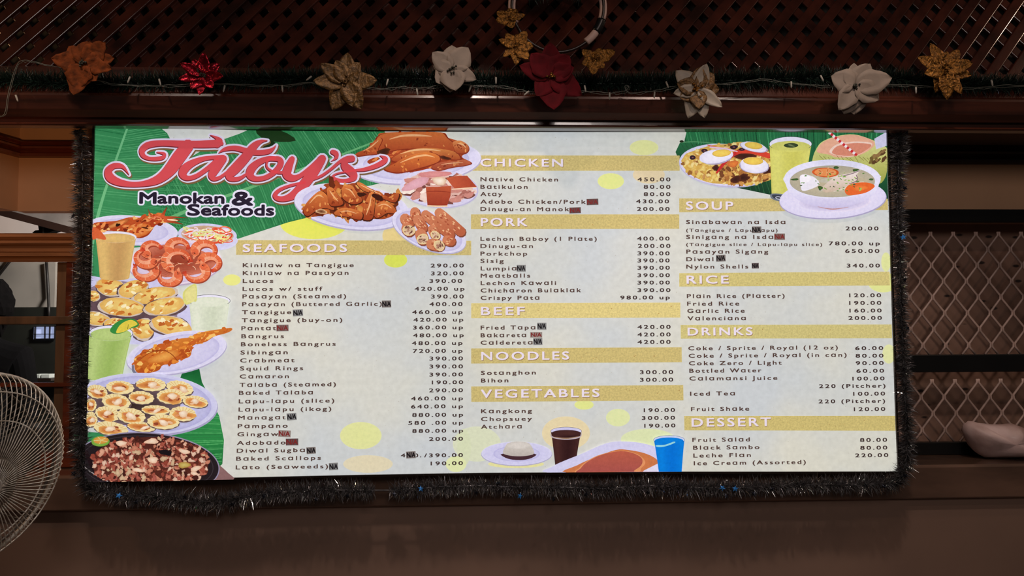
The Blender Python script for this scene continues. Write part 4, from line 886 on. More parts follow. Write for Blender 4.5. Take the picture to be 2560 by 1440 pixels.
# ---- desserts and drinks along the bottom
p = Paint((1180, 1040, 4.571), .0012, 41)                      # layered gelatin
p.plate(510, 428, 402, 134, 0, .66, (206, 204, 242)); p.poly([(350, 430), (712, 430), (700, 470), (620, 497), (530, 503), (440, 495), (365, 468)], (72, 44, 52), 3); p.poly([(385, 340), (420, 305), (530, 290), (640, 305), (680, 345), (710, 425), (640, 452), (530, 460), (420, 450), (352, 420)], lambda x, y: mixc((216, 210, 202), (188, 180, 174), min(1, max(0, (y - 300) / 160.0))), 3); p.blob(530, 335, 142, 44, 0, (222, 216, 210), (206, 200, 194), 0, 30)
dish(p, 'printed picture of a two-layer white and brown gelatin dessert')
p = Paint((1180, 1040, 4.571), .0030, 42)                      # cola
p.glass(1075, 172, 176, 46, 950, 1180, 560, (74, 42, 40), (46, 22, 24), .3, rimc=(196, 194, 240), edge=(50, 44, 60)); p.stroke([(900, 190, 6), (920, 240, 14), (1075, 262, 16), (1225, 240, 14), (1250, 190, 6)], (190, 176, 186), 6); p.stroke([(930, 238, 4), (1075, 254, 14), (1220, 232, 4)], (150, 120, 96), 6)
dish(p, 'printed picture of a glass of dark cola')
p = Paint((1180, 1040, 4.571), .0050, 43)                      # caramel flan
p.poly([(895, 650), (930, 570), (1050, 510), (1250, 430), (1450, 340), (1600, 295), (1780, 290), (1950, 310), (2150, 370), (2300, 470), (2300, 650)], (212, 210, 244), 4); p.poly([(1080, 650), (1200, 560), (1400, 470), (1640, 385), (1780, 385), (1960, 420), (2090, 480), (2150, 560), (2100, 650)], (206, 122, 76), 4)
p.poly([(1215, 650), (1225, 590), (1300, 520), (1430, 450), (1600, 405), (1740, 395), (1880, 430), (1960, 490), (1975, 540), (1930, 590), (1850, 650)], (226, 150, 100), 4); p.poly([(1225, 650), (1240, 595), (1310, 525), (1440, 455), (1600, 410), (1740, 400), (1870, 435), (1940, 490), (1930, 560), (1850, 620), (1800, 650)], lambda x, y: mixc((186, 94, 74), (170, 84, 78), min(1, max(0, (y - 400) / 240.0))), 4); p.poly([(1960, 620), (2120, 540), (2200, 560), (2200, 650), (1950, 650)], (226, 222, 246))
dish(p, 'printed picture of a caramel flan on an oval plate')
p = Paint((1180, 1040, 4.571), .0065, 44)                      # blue drink
p.glass(2247, 268, 176, 48, 2130, 2390, 640, (8, 132, 230), (4, 112, 216), .14, rimc=(186, 200, 244), edge=(40, 60, 110)); p.poly([(2100, 330), (2200, 325), (2300, 290), (2310, 305), (2200, 345), (2110, 350)], (150, 214, 226), 3)
dish(p, 'printed picture of a bright blue drink in a glass')
# ================================================================== lettering
def glyphs(body, spacing=1.3, bold=0.0, shear=0.0, round_a=True):
    """the outlines of a string in em units: verts, faces, x0, x1"""
    cu = bpy.data.curves.new('t', 'FONT'); cu.body = body.replace('a', '\u0251') if round_a else body; cu.space_character = spacing; cu.offset = bold; cu.fill_mode = 'FRONT'; cu.resolution_u = 3; cu.shear = shear
    o = bpy.data.objects.new('t', cu); me = o.to_mesh()
    V = [(v.co.x, v.co.y) for v in me.vertices]; F = [tuple(p.vertices) for p in me.polygons]
    o.to_mesh_clear(); bpy.data.objects.remove(o); bpy.data.curves.remove(cu)
    xs = [v[0] for v in V]
    return V, F, min(xs), max(xs)
_h = glyphs('H', 1, 0)[0]; CAP = max(v[1] for v in _h)
class Letters:
    def __init__(s): s.V = []; s.F = []; s.K = []
    def add(s, body, x0, x1, base, cap, c, spacing=1.3, bold=0.02, d=.0012, base1=None, shift=(0, 0), ring=0):
        """fit a string between two pixels of the board; bold strokes come from overprinting it slightly shifted"""
        V, F, a, b = glyphs(body, spacing, round_a=not ring)
        A = at(x0 + shift[0], base + shift[1], 0); B = at(x1 + shift[0], (base1 if base1 is not None else base) + shift[1], 0)
        if base1 is None: B.z = A.z
        ch = A.z - at(x0 + shift[0], base + shift[1] + cap, 0).z
        sx = (B.x - A.x) / (b - a); sz = ch / CAP; k = (B.z - A.z) / (B.x - A.x)
        if ring: offs = [(bold * math.cos(2 * PI * q / ring), bold * math.sin(2 * PI * q / ring)) for q in range(ring)]
        elif bold: offs = [(-bold, -bold * .6), (bold, bold * .6), (-bold, bold * .6), (bold, -bold * .6)]
        else: offs = [(0, 0)]
        for n_, (ox, oy) in enumerate(offs):
            n = len(s.V)
            for x, y in V:
                u = (x - a) * sx + ox * sz; s.V.append((A.x + u, -d - n_ * 1e-5, A.z + (y + oy) * sz + k * u))
            for f in F: s.F.append(tuple(n + i for i in f)); s.K += [c] * len(f)
    def build(s, name, m, parent, label=None):
        me = bpy.data.meshes.new(name); me.from_pydata(s.V, [], s.F); q = me.color_attributes.new('ink', 'FLOAT_COLOR', 'CORNER')
        buf = []
        for k in s.K: buf += [*lin(k), 1.0]
        q.data.foreach_set('color', buf); me.update(); o = link(name, me, m, parent)
        if label: o['label'] = label
        return o
INK = (84, 62, 56)
def band(title, quad, tx0, tx1, base, cap, seed, tint=(205, 187, 122), d=.0006):
    p = Paint(d0=d, seed=seed); n = 24
    (x0, y0), (x1, y1), (x2, y2), (x3, y3) = quad; p.lay += 1
    for i in range(n):
        a, b = i / n, (i + 1) / n; c = [mixc(tint, (186, 152, 80), max(0, p.r.uniform(-.3, .45))) for _ in range(2)]
        p.tri([(x0 + (x1 - x0) * a, y0 + (y1 - y0) * a), (x0 + (x1 - x0) * b, y0 + (y1 - y0) * b), (x3 + (x2 - x3) * b, y3 + (y2 - y3) * b), (x3 + (x2 - x3) * a, y3 + (y2 - y3) * a)], [c[0], c[0], c[1], c[1]] if 0 else [tint] * 4)
    for i in range(14):
        t = p.r.random(); x = x0 + (x1 - x0) * t; y = y0 + (y1 - y0) * t + p.r.uniform(8, 28)
        p.blob(x, y, p.r.uniform(1, 3), p.r.uniform(.6, 1.6), 0, (166, 124, 66), tint, .3, 8)
    o = p.build('heading_band', M['print_band'], board)
    L = Letters(); L.add(title, tx0, tx1, base, cap, (150, 120, 84), 1.25, .025, d + .0004, shift=(1.2, 1.6)); L.add(title, tx0, tx1, base, cap, (232, 222, 238), 1.25, .025, d + .0006)
    L.build('heading_lettering', M['print_flat'], o)
band('SEAFOODS', [(590.5, 600.5), (1178, 602), (1178, 638), (590.5, 637)], 607.5, 867, 630, 19.5, 1)
band('CHICKEN', [(1176, 388.6), (1699, 389), (1699, 427), (1176, 427)], 1201.6, 1406.8, 416, 19, 2)
band('PORK', [(1177.5, 536), (1698, 536), (1698, 572), (1177.5, 573)], 1202.7, 1317.5, 565, 19.5, 3)
band('BEEF', [(1178, 758), (1700.8, 756.5), (1700.8, 794), (1178, 795.5)], 1203, 1311, 787.4, 19.7, 4, (222, 205, 136))  # lighter tint: the lightbox hot spot is painted into this band
band('NOODLES', [(1178, 871), (1704, 868), (1704.6, 905.5), (1178, 908.8)], 1203.8, 1421.9, 900, 19.7, 5)
band('VEGETABLES', [(1178, 966), (1708, 962.7), (1708.6, 1001), (1178.4, 1004.7)], 1202.7, 1498, 994.4, 20, 6)
band('SOUP', [(1698, 496), (2219, 497), (2220, 525), (1698, 530.8)], 1715.6, 1832.5, 524, 19.8, 7)
band('RICE', [(1698, 683), (2223.7, 679), (2224.5, 713.7), (1698, 716.4)], 1717, 1821, 709, 19.7, 8, (210, 196, 128))
band('DRINKS', [(1701.5, 812.7), (2229, 811), (2230, 845.6), (1702, 846.7)], 1719.6, 1880.5, 838.3, 18.8, 9, (208, 196, 130))
band('DESSERT', [(1710.4, 1040), (2237, 1039.5), (2238.6, 1077), (1711, 1075.7)], 1729.5, 1926.6, 1066.4, 20.5, 10, (208, 191, 122))
def listing(label, names, prices):
    for t in names:
        s_, x0, x1, y = t[:4]; L = Letters(); L.add(s_, x0, x1, y, t[4] if len(t) > 4 else 9.6, INK, 1.34, .034)
        L.build('item_lettering', M['print_flat'], board)
    for s_, x0, x1, y in prices:
        L = Letters(); L.add(s_, x0, x1, y, 9.0, (66, 50, 48), 1.34, .036); L.build('price_lettering', M['print_flat'], board)
U = ' up'
listing('printed list of seafood dishes and prices',
 [('Kinilaw na Tangigue', 607.5, 884, 668), ('Kinilaw na Pasayan', 607.5, 871, 687.5), ('Lucos', 607.5, 683, 707), ('Lucos w/ stuff', 607, 806, 727), ('Pasayan (Steamed)', 606.7, 865, 746),
  ('Pasayan (Buttered Garlic)', 606, 954.5, 765.5), ('Tangigue', 605.5, 728, 785.5), ('Tangigue (buy-on)', 605, 855.5, 805.5), ('Pantat', 604, 690, 825.5), ('Bangrus', 604, 709.5, 845.5), ('Boneless Bangrus', 603, 839, 865.5),
  ('Sibingan', 602, 719, 886), ('Crabmeat', 601, 736, 906), ('Squid Rings', 600.5, 757.5, 926), ('Camaron', 600, 722, 946), ('Talaba (Steamed)', 599.5, 839.5, 967), ('Baked Talaba', 598, 782, 987), ('Lapu-lapu (slice)', 597.5, 835.5, 1008),
  ('Lapu-lapu (ikog)', 597, 828, 1028.5), ('Managat', 596, 714, 1049), ('Pampano', 595, 719, 1070), ('Gingaw', 594, 696, 1090.5), ('Adobado', 593, 714, 1112), ('Diwal Sugba', 592.5, 762, 1131.5), ('Baked Scallops', 591, 802, 1151.5), ('Lato (Seaweeds)', 590, 820, 1173)],
 [('290.00', 1077, 1159, 668.5), ('320.00', 1078, 1159, 688), ('390.00', 1074, 1155, 707), ('420.00 up', 1037, 1161, 726.5), ('390.00', 1078, 1159, 746), ('400.00', 1074, 1156, 765), ('460.00 up', 1031, 1156, 785), ('420.00 up', 1034, 1158, 804),
  ('360.00 up', 1033, 1157, 823.5), ('480.00 up', 1033, 1159, 843), ('480.00 up', 1030, 1156, 862.5), ('720.00 up', 1032.5, 1156, 882), ('390.00', 1074, 1157, 901), ('390.00', 1074, 1157, 921), ('390.00', 1074, 1157, 941), ('190.00', 1080, 1157.5, 960.5),
  ('290.00', 1073, 1157, 980.5), ('460.00 up', 1028, 1157, 1001), ('640.00 up', 1028, 1157, 1021), ('880.00 up', 1031, 1157.5, 1042), ('580 .00 up', 1021, 1157.5, 1062), ('880.00 up', 1031, 1157.5, 1082), ('200.00', 1073, 1157, 1102),
  ('4', 1002.5, 1013, 1143), ('0.', 1036, 1053, 1143), ('/', 1061, 1067, 1143), ('390.00', 1073, 1157, 1143), ('190.00', 1077, 1157, 1163)])
listing('printed list of chicken dishes and prices',
 [('Native Chicken', 1201.5, 1394.5, 453), ('Batikulon', 1201.5, 1318.6, 471.7), ('Atay', 1201.5, 1255, 490), ('Adobo Chicken/Pork', 1201.5, 1464, 509), ('Dinugu-an Manok', 1201.5, 1422.5, 527.5)],
 [('450.00', 1594, 1675.6, 453), ('80.00', 1609.5, 1675.6, 471.7), ('80.00', 1609.5, 1675.6, 490), ('430.00', 1590.5, 1672, 508), ('200.00', 1592.7, 1673.5, 527)])
listing('printed list of pork dishes and prices',
 [('Lechon Baboy (1 Plate)', 1201.5, 1491.4, 602), ('Dinugu-an', 1201.5, 1332, 620), ('Porkchop', 1201.5, 1317.5, 639), ('Sisig', 1201.5, 1259, 657), ('Lumpia', 1202, 1291, 676), ('Meatballs', 1202, 1325, 694), ('Lechon Kawali', 1202, 1389.7, 712.4), ('Chicharon Bulaklak', 1202, 1452, 731), ('Crispy Pata', 1202, 1348, 749.5)],
 [('400.00', 1593, 1673.4, 601), ('200.00', 1595, 1675.6, 619.4), ('390.00', 1594, 1673.4, 638), ('390.00', 1594, 1673.4, 655.8), ('390.00', 1594, 1674, 674), ('390.00', 1594, 1674, 692.7), ('390.00', 1594, 1674, 711), ('390.00', 1594, 1675.6, 730), ('980.00 up', 1551, 1674, 748.5)])
listing('printed list of beef dishes and prices', [('Fried Tapa', 1202, 1338, 824), ('Bakareta', 1202, 1315, 843), ('Caldereta', 1202, 1331, 861.5)], [('420.00', 1594, 1676, 822), ('420.00', 1594, 1676, 841), ('420.00', 1594, 1676, 859.6)])
listing('printed list of noodle dishes and prices', [('Sotanghon', 1202.7, 1339, 937), ('Bihon', 1203, 1270.5, 956)], [('300.00', 1600, 1682.4, 935), ('300.00', 1600, 1682.4, 954)])
listing('printed list of vegetable dishes and prices', [('Kangkong', 1203, 1329.5, 1032.7), ('Chopsuey', 1203, 1329.5, 1052.4), ('Atchara', 1203, 1304, 1071.6)], [('190.00', 1609.6, 1687, 1030), ('300.00', 1604.8, 1687, 1049.5), ('190.00', 1611, 1688, 1068.8)])
listing('printed list of soups and prices',
 [('Sinabawan na Isda', 1715.6, 1962.8, 560), ('(Tangigue / Lapu-lapu)', 1715.6, 1943.4, 579.5, 7.4), ('Sinigang na Isda', 1715.6, 1932.7, 597.3), ('(Tangigue slice / Lapu-lapu slice)', 1715.6, 2054.8, 615, 7.4), ('Pasayan Sigang', 1716, 1920, 634), ('Diwal', 1716, 1783, 653), ('Nylon Shells', 1716, 1870, 671.5)],
 [('200.00', 2114, 2195.5, 575.7), ('780.00 up', 2072, 2199, 613), ('650.00', 2113, 2197.7, 632), ('340.00', 2117, 2199, 668.6)])
listing('printed list of rice dishes and prices', [('Plain Rice (Platter)', 1717.4, 1961, 745), ('Fried Rice', 1718, 1847.6, 764), ('Garlic Rice', 1718.5, 1861, 782), ('Valenciana', 1719, 1864, 800.7)],
 [('120.00', 2123, 2202, 743), ('190.00', 2123, 2202.6, 762), ('160.00', 2123.6, 2203.3, 781), ('200.00', 2121, 2204, 799.6)])
listing('printed list of drinks and prices',
 [('Coke / Sprite / Royal (12 oz)', 1721, 2094, 875.5), ('Coke / Sprite / Royal (in can)', 1722, 2116, 894.3), ('Coke Zero / Light', 1722.6, 1953.7, 913), ('Bottled Water', 1723.5, 1903, 931.7), ('Calamansi Juice', 1723.7, 1942.8, 951), ('Iced Tea', 1725.4, 1836.7, 989), ('Fruit Shake', 1727.7, 1872.4, 1027.5)],
 [('60.00', 2138, 2207.4, 875), ('80.00', 2139, 2208, 894), ('90.00', 2139.4, 2208.5, 912.4), ('60.00', 2141, 2209.4, 931.7), ('100.00', 2131, 2210.6, 951), ('220 (Pitcher)', 2047.6, 2213, 970), ('100.00', 2133, 2212, 989), ('220 (Pitcher)', 2046.5, 2212, 1008), ('120.00', 2134.7, 2212.4, 1027.5)])
listing('printed list of desserts and prices', [('Fruit Salad', 1731, 1874, 1104.5), ('Black Sambo', 1733, 1898, 1124), ('Leche Flan', 1733.5, 1876.6, 1143.6), ('Ice Cream (Assorted)', 1734.6, 2014, 1162.8)], [('80.00', 2150, 2217, 1104.5), ('80.00', 2150.6, 2217.5, 1124), ('220.00', 2138, 2220, 1143)])

# ---- N/A stickers
def sticker(cx, cy, w_, h_, rot, red, label, dark=0):
    p = Paint(d0=.0016); a = math.radians(rot); ca, sa = math.cos(a), math.sin(a)
    def R(u, v): return (cx + u * ca - v * sa, cy + u * sa + v * ca)
    bg = ((146, 134, 128), (118, 100, 96), (92, 74, 74))[dark] if red else ((132, 132, 132), (118, 110, 108), (100, 90, 90))[dark]
    p.poly([R(-w_ / 2 - .6, -h_ / 2 - .6), R(w_ / 2 + .6, -h_ / 2 - .6), R(w_ / 2 + .6, h_ / 2 + .6), R(-w_ / 2 - .6, h_ / 2 + .6)], (200, 198, 194))
    p.poly([R(-w_ / 2, -h_ / 2), R(w_ / 2, -h_ / 2), R(w_ / 2, h_ / 2), R(-w_ / 2, h_ / 2)], bg)
    o = p.build('sticker', M['print_flat'], board, label)
    L = Letters(); b0 = R(-w_ * .44, h_ * .34); b1 = R(w_ * .44, h_ * .34)
    L.add('N/A', b0[0], b1[0], b0[1], h_ * .70, (124, 40, 40) if red else (24, 20, 24), 1.0 if red else .96, .03, .0022, base1=b1[1])
    L.build('sticker_lettering', M['print_flat'], o)
for a in ((966.5, 760, 23, 17, -1, 0, 'grey N/A sticker after Pasayan (Buttered Garlic)', 1), (745, 782, 25, 16.5, -3, 0, 'grey N/A sticker after Tangigue', 0), (729.5, 1041.6, 24, 17.5, -5, 0, 'grey N/A sticker after Managat', 0),
          (778, 1126, 23, 16.5, -4, 0, 'grey N/A sticker after Diwal Sugba', 1), (1027.4, 1137, 23.5, 17, -3, 0, 'grey N/A sticker over the Baked Scallops price', 1), (834, 1166, 22.5, 18, -3, 0, 'grey N/A sticker after Lato (Seaweeds)', 0),
          (1303, 670.8, 22.4, 16.6, 0, 0, 'grey N/A sticker after Lumpia', 0), (1354.5, 815.6, 22.7, 17.3, 0, 0, 'grey N/A sticker after Fried Tapa', 0), (1344.5, 853.7, 22.5, 17, -1, 0, 'grey N/A sticker after Caldereta', 0),
          (1891, 574.6, 23.4, 16.5, 0, 0, 'grey N/A sticker over the Lapu-lapu line', 1), (1801.7, 645.6, 23.4, 16.6, -2, 0, 'grey N/A sticker after Diwal', 1), (1887.8, 664.5, 17.6, 13.8, -1, 0, 'small grey N/A sticker after Nylon Shells', 2),
          (706.5, 820, 30, 16, -1, 1, 'red-lettered N/A sticker after Pantat', 1), (711.6, 1084, 31, 16.5, 3, 1, 'red-lettered N/A sticker after Gingaw', 0), (730.4, 1104.7, 31, 16.8, -1, 1, 'red-lettered N/A sticker after Adobado', 2),
          (1481, 505, 29, 15.4, -2, 1, 'red-lettered N/A sticker after Adobo Chicken/Pork', 2), (1437.6, 526, 28.6, 14.6, -2, 1, 'red-lettered N/A sticker after Dinugu-an Manok', 2), (1340.5, 837, 29.7, 13.6, 0, 1, 'red-lettered N/A sticker after Bakareta', 0), (1948.5, 591.8, 26.6, 15.4, 0, 1, 'red-lettered N/A sticker after Sinigang na Isda', 1)):
    sticker(*a)

# ---- the red script at the top left
T1 = (200, 300, 3.6)
def two(pts): return [((700 + x / 4.115 - 200) * 3.6, (300 + y / 4.115 - 300) * 3.6, w_ * 3.6 / 4.115) for x, y, w_ in pts]
STROKES = [
 [(700, 292, 8), (762, 306, 26), (752, 338, 34), (690, 350, 36), (620, 346, 32), (572, 318, 42), (568, 268, 54), (622, 226, 58), (740, 210, 52), (900, 216, 58), (1060, 220, 62), (1180, 216, 68), (1250, 212, 66), (1282, 214, 30)],
 [(1240, 222, 60), (1262, 192, 52), (1232, 162, 26), (1178, 138, 3)],
 [(975, 232, 110), (900, 330, 118), (830, 430, 112), (760, 500, 92), (680, 548, 72), (580, 574, 50), (470, 580, 46), (360, 562, 62), (280, 520, 76), (262, 462, 66), (300, 420, 52), (356, 412, 44), (400, 430, 28), (446, 492, 3)],
 [(1290, 345, 60), (1200, 340, 36), (1110, 352, 42), (1010, 392, 62), (948, 440, 78), (930, 490, 70), (970, 524, 44), (1050, 506, 40), (1150, 440, 42), (1240, 370, 50), (1300, 345, 50)],
 [(1295, 352, 64), (1240, 420, 78), (1195, 490, 72), (1205, 528, 42), (1260, 520, 30), (1340, 462, 26)],
 [(1690, 186, 4), (1630, 196, 34), (1570, 238, 66), (1500, 330, 86), (1410, 430, 90), (1352, 490, 78), (1360, 528, 48), (1430, 530, 36), (1500, 490, 24), (1560, 440, 20)],
 [(1256, 296, 5), (1310, 264, 34), (1400, 254, 44), (1500, 278, 48), (1600, 296, 46), (1700, 284, 44), (1744, 258, 24), (1768, 228, 3)],
 [(1786, 352, 44), (1700, 350, 46), (1610, 384, 58), (1548, 440, 74), (1536, 500, 66), (1590, 532, 44), (1690, 512, 44), (1778, 446, 50), (1812, 390, 52), (1790, 352, 46), (1720, 350, 26), (1686, 384, 18), (1690, 430, 18), (1740, 464, 22), (1820, 474, 26), (1890, 450, 24)],
 [(1912, 352, 50), (1878, 430, 74), (1866, 490, 78), (1910, 524, 62), (1980, 506, 42), (2080, 430, 40), (2160, 360, 48)],
 [(2182, 350, 72), (2110, 460, 92), (2020, 580, 90), (1936, 668, 78), (1850, 708, 52), (1782, 706, 44), (1760, 676, 38), (1800, 630, 30), (1900, 590, 24), (2040, 560, 24)],
 two([(330, 615, 26), (430, 575, 28), (530, 505, 28), (620, 430, 34), (690, 398, 48), (745, 396, 58)]),
 two([(748, 402, 58), (680, 420, 56), (674, 478, 84), (740, 540, 88), (764, 590, 66), (700, 624, 42), (610, 626, 42), (552, 596, 34), (570, 562, 18), (660, 538, 18), (780, 520, 24), (880, 508, 38), (990, 474, 48), (1070, 430, 54), (1086, 398, 44), (1032, 368, 3)]),
 two([(545, 330, 46), (578, 348, 52), (584, 384, 36), (558, 410, 14), (532, 424, 2)]),
]
p = Paint(T1, .0030, 51)
p.lay += 10
for i, (c, add, sh) in enumerate((((120, 92, 60), 42, (7, 14)), ((226, 222, 246), 36, (0, 2)), ((214, 206, 232), 30, (0, 0)), ((112, 34, 44), 5, (-4, 6)), ((208, 76, 84), 0, (0, 0)))):
    p.lay += 4
    for st in STROKES: p.stroke(st, c, 9, True, add, sh)
p.build('script_lettering', M['print_flat'], board, 'large red script lettering outlined in white')
L = Letters()
NAVY = (38, 30, 48)
for body, x0, x1, b, cp, sp in (('M', 351.5, 391.5, 508.5, 26, 1.0), ('anokan', 396.5, 561, 508.5, 25, 1.0), ('&', 582, 633, 513, 32, 1.0), ('S', 471, 500, 538.5, 26, 1.0), ('eafoods', 505, 685, 538.5, 25, 1.0)):
    L.add(body, x0, x1, b, cp, (228, 226, 246), sp, .15, .0055, ring=26); L.add(body, x0, x1, b, cp, NAVY, sp, .045, .0059, ring=8)
L.build('subtitle_lettering', M['print_flat'], board, 'black lettering outlined in white below the red script')
# ================================================================== decorations
def filaments(name, path, rad, n, m, parent, seed, length=(0.5, 1.1), wid=0.0011, bright=0.06, flat=1.0, loose=.0):
    """cut-foil strands standing out from a core cord; path of (point, radius factor)"""
    rn = random.Random(seed); V = []; F = []; MI = []
    seg = [(path[i][0], path[i + 1][0], path[i][1], path[i + 1][1]) for i in range(len(path) - 1)]
    ln = [(b - a).length for a, b, _, _ in seg]; tot = sum(ln); cum = 0
    for i in range(n):
        t = rn.random() * tot; j = 0
        while j < len(ln) - 1 and t > ln[j]: t -= ln[j]; j += 1
        a, b, r0, r1 = seg[j]; f = t / ln[j]; p = a.lerp(b, f); r = rad * (r0 + (r1 - r0) * f)
        if r <= 0: continue
        ax = (b - a).normalized(); o = ax.orthogonal().normalized(); q = ax.cross(o); th = rn.uniform(0, 2 * PI)
        d = (o * math.cos(th) + q * math.sin(th)); d.y *= flat
        d = (d + ax * rn.uniform(-.5, .5) + Vector((0, 0, -.15 - loose))).normalized()
        L = r * rn.uniform(*length); s = d.cross(Vector((rn.gauss(0, 1), rn.gauss(0, 1), rn.gauss(0, 1)))).normalized() * wid * rn.uniform(.5, 1.3)
        e = p + d * L; mid = p.lerp(e, .55) + s.normalized() * L * rn.uniform(-.12, .12); k = len(V)
        V += [p - s, p + s, mid + s, mid - s, e]; F += [(k, k + 1, k + 2, k + 3), (k + 3, k + 2, k + 4)]; mi = 1 if rn.random() < bright else 0; MI += [mi, mi]
    return mesh(name, V, F, m, parent, mats=MI)
def star(name, c, r, m, parent, rn):
    bm = bmesh.new(); a0 = rn.uniform(0, 6); ty, tx = rn.uniform(-.7, .7), rn.uniform(-.5, .5)
    R3 = Matrix.Rotation(ty, 3, 'Z') @ Matrix.Rotation(tx, 3, 'X'); th = .0006
    f = [bm.verts.new(c + R3 @ Vector(((r if k % 2 == 0 else r * .45) * math.cos(a0 + k * PI / 5), -th, (r if k % 2 == 0 else r * .45) * math.sin(a0 + k * PI / 5)))) for k in range(10)]
    g = [bm.verts.new(v.co + R3 @ Vector((0, 2 * th, 0))) for v in f]
    ca = bm.verts.new(c + R3 @ Vector((0, -th * 4, 0)))
    for k in range(10): bm.faces.new((f[k], f[(k + 1) % 10], ca)); bm.faces.new((f[k], g[k], g[(k + 1) % 10], f[(k + 1) % 10]))
    bm.faces.new(g[::-1]); return bmobj(name, bm, m, parent)
tin = empty('tinsel_garland', tuple(at(1200, 1205, -.02))); tag(tin, 'dark tinsel garland with small stars draped around the sides and bottom of the menu board', 'garland')
TP = [((206, 322), .7), ((212, 420), .95), ((210, 520), 1.0), ((212, 640), .9), ((208, 760), .95), ((206, 880), .9), ((204, 980), .95), ((206, 1080), .95), ((206, 1150), 1.0), ((222, 1205), 1.0), ((300, 1222), 1.0), ((400, 1228), 1.05), ((480, 1240), 1.1), ((560, 1240), 1.1), ((640, 1222), 1.0),
      ((720, 1216), .95), ((800, 1210), 1.0), ((930, 1212), .95), ((936, 1212), .0), ((972, 1212), .0), ((980, 1212), .9), ((1100, 1203), 1.0), ((1200, 1200), .9), ((1300, 1204), .9), ((1400, 1204), .95), ((1500, 1208), 1.0), ((1620, 1200), 1.0), ((1750, 1206), 1.0), ((1850, 1206), .95), ((1950, 1200), .9), ((2060, 1197), .9), ((2160, 1197), .95), ((2235, 1192), 1.0),
      ((2256, 1150), .95), ((2256, 1080), .85), ((2250, 980), .85), ((2246, 900), .8), ((2242, 800), .75), ((2238, 700), .75), ((2236, 600), .8), ((2232, 500), .8), ((2234, 400), .95), ((2236, 330), 1.1)]
path = [(at(x + (-5 if x < 225 else 12 if x > 2228 else 0), y + (14 if y > 1180 else 0), -.012), k) for (x, y), k in TP]
filaments('tinsel', path, 0.045, 31000, [M['tinsel'], M['tinsel_silver']], tin, 7, bright=.22, wid=.0010)
tubeobj('core_cord', [p for p, k in path], .003, M['tinsel'], tin, 6)
rn = random.Random(8)
for i, (x, y) in enumerate(((1052, 1222), (2258, 593), (1806, 1220), (1838, 1222), (297, 1239), (1300, 1240))): star('star', at(x, y, -.045), .0105, M['star_blue'], tin, rn)['label'] = 'blue star'
for x, y in ((184, 1184), (228, 1237), (340, 1255), (462, 1243), (580, 1262), (660, 1240), (790, 1248), (868, 1240), (985, 1235), (1190, 1232), (1245, 1208), (1384, 1248), (1465, 1236), (1620, 1232), (1815, 1240), (1885, 1234), (1930, 1222), (2165, 1212), (2210, 1216), (2262, 1190), (2268, 820), (2262, 470), (2266, 330), (196, 410), (182, 540), (190, 330), (2262, 700)): star('star', at(x, y, -.04), .0095, M['star_dark'], tin, rn)

# ---- pine garland on top of the beam
pg = empty('pine_garland', (0, -.06, row(232, -.06))); tag(pg, 'dark green pine garland lying along the top of the wooden beam', 'garland')
path = [(at(x, 203 + 7 * math.sin(x / 190.0) + (6 if x > 2300 else 0), -.075), 1.0) for x in range(-120, 2700, 40)]
filaments('needles', path, 0.052, 26000, [M['pine'], M['star_dark']], pg, 9, wid=.0013, bright=.05)
tubeobj('core_cord', [p for p, k in path], .004, M['pine'], pg, 6)
# ---- string of fairy lights
sl = empty('string_lights', (0, -.11, row(235, -.11))); tag(sl, 'string of small unlit fairy lights on pale wire along the pine garland', 'string lights')
W0 = [(-60, 260), (5, 290), (20, 236), (40, 166), (60, 152), (110, 160), (180, 178), (260, 205), (330, 212), (420, 213), (520, 208), (640, 212), (720, 212), (790, 206), (900, 216), (960, 222), (1000, 217), (1060, 219), (1130, 210), (1200, 214), (1260, 216), (1320, 228), (1400, 232), (1462, 228), (1520, 232), (1560, 228), (1572, 215), (1562, 216), (1575, 232), (1640, 226), (1700, 214), (1800, 210), (1900, 198), (1960, 205), (2040, 214), (2100, 216), (2240, 212), (2330, 216), (2440, 220), (2520, 213), (2620, 216)]
W1 = catmull(W0, False, 5); wob = random.Random(2)
tubeobj('light_wire', [at(x, y + wob.uniform(-1.5, 1.5), -.140) for x, y in W1], .0011, M['cord'], sl, 5)
tubeobj('light_wire', [at(x + 3, y + 3 + wob.uniform(-2.5, 2.5), -.139) for x, y in W1], .0008, M['cord'], sl, 5)
for x, y, a in ((42, 246, 20), (322, 200, -20), (706, 222, 5), (772, 196, -50), (968, 206, -15), (1043, 230, 10), (1175, 222, 200), (1240, 202, 0), (1316, 233, 230), (1463, 222, 10), (1524, 240, 0), (1636, 238, -5), (1668, 212, 20), (1978, 212, 0), (2055, 196, 25), (2150, 222, 10), (400, 206, 15), (560, 222, -12), (2290, 226, 0), (2480, 208, 10)):
    r = math.radians(a); p0 = at(x, y, -.142); d_ = Vector((math.sin(r), 0, -math.cos(r) if 90 > a > -60 else math.cos(r))) * .011
    tubeobj('bulb', [p0 - d_, p0 - d_ * .2, p0 + d_ * .6, p0 + d_], [.0028, .003, .0026, .0008], M['bulb'], sl, 8)

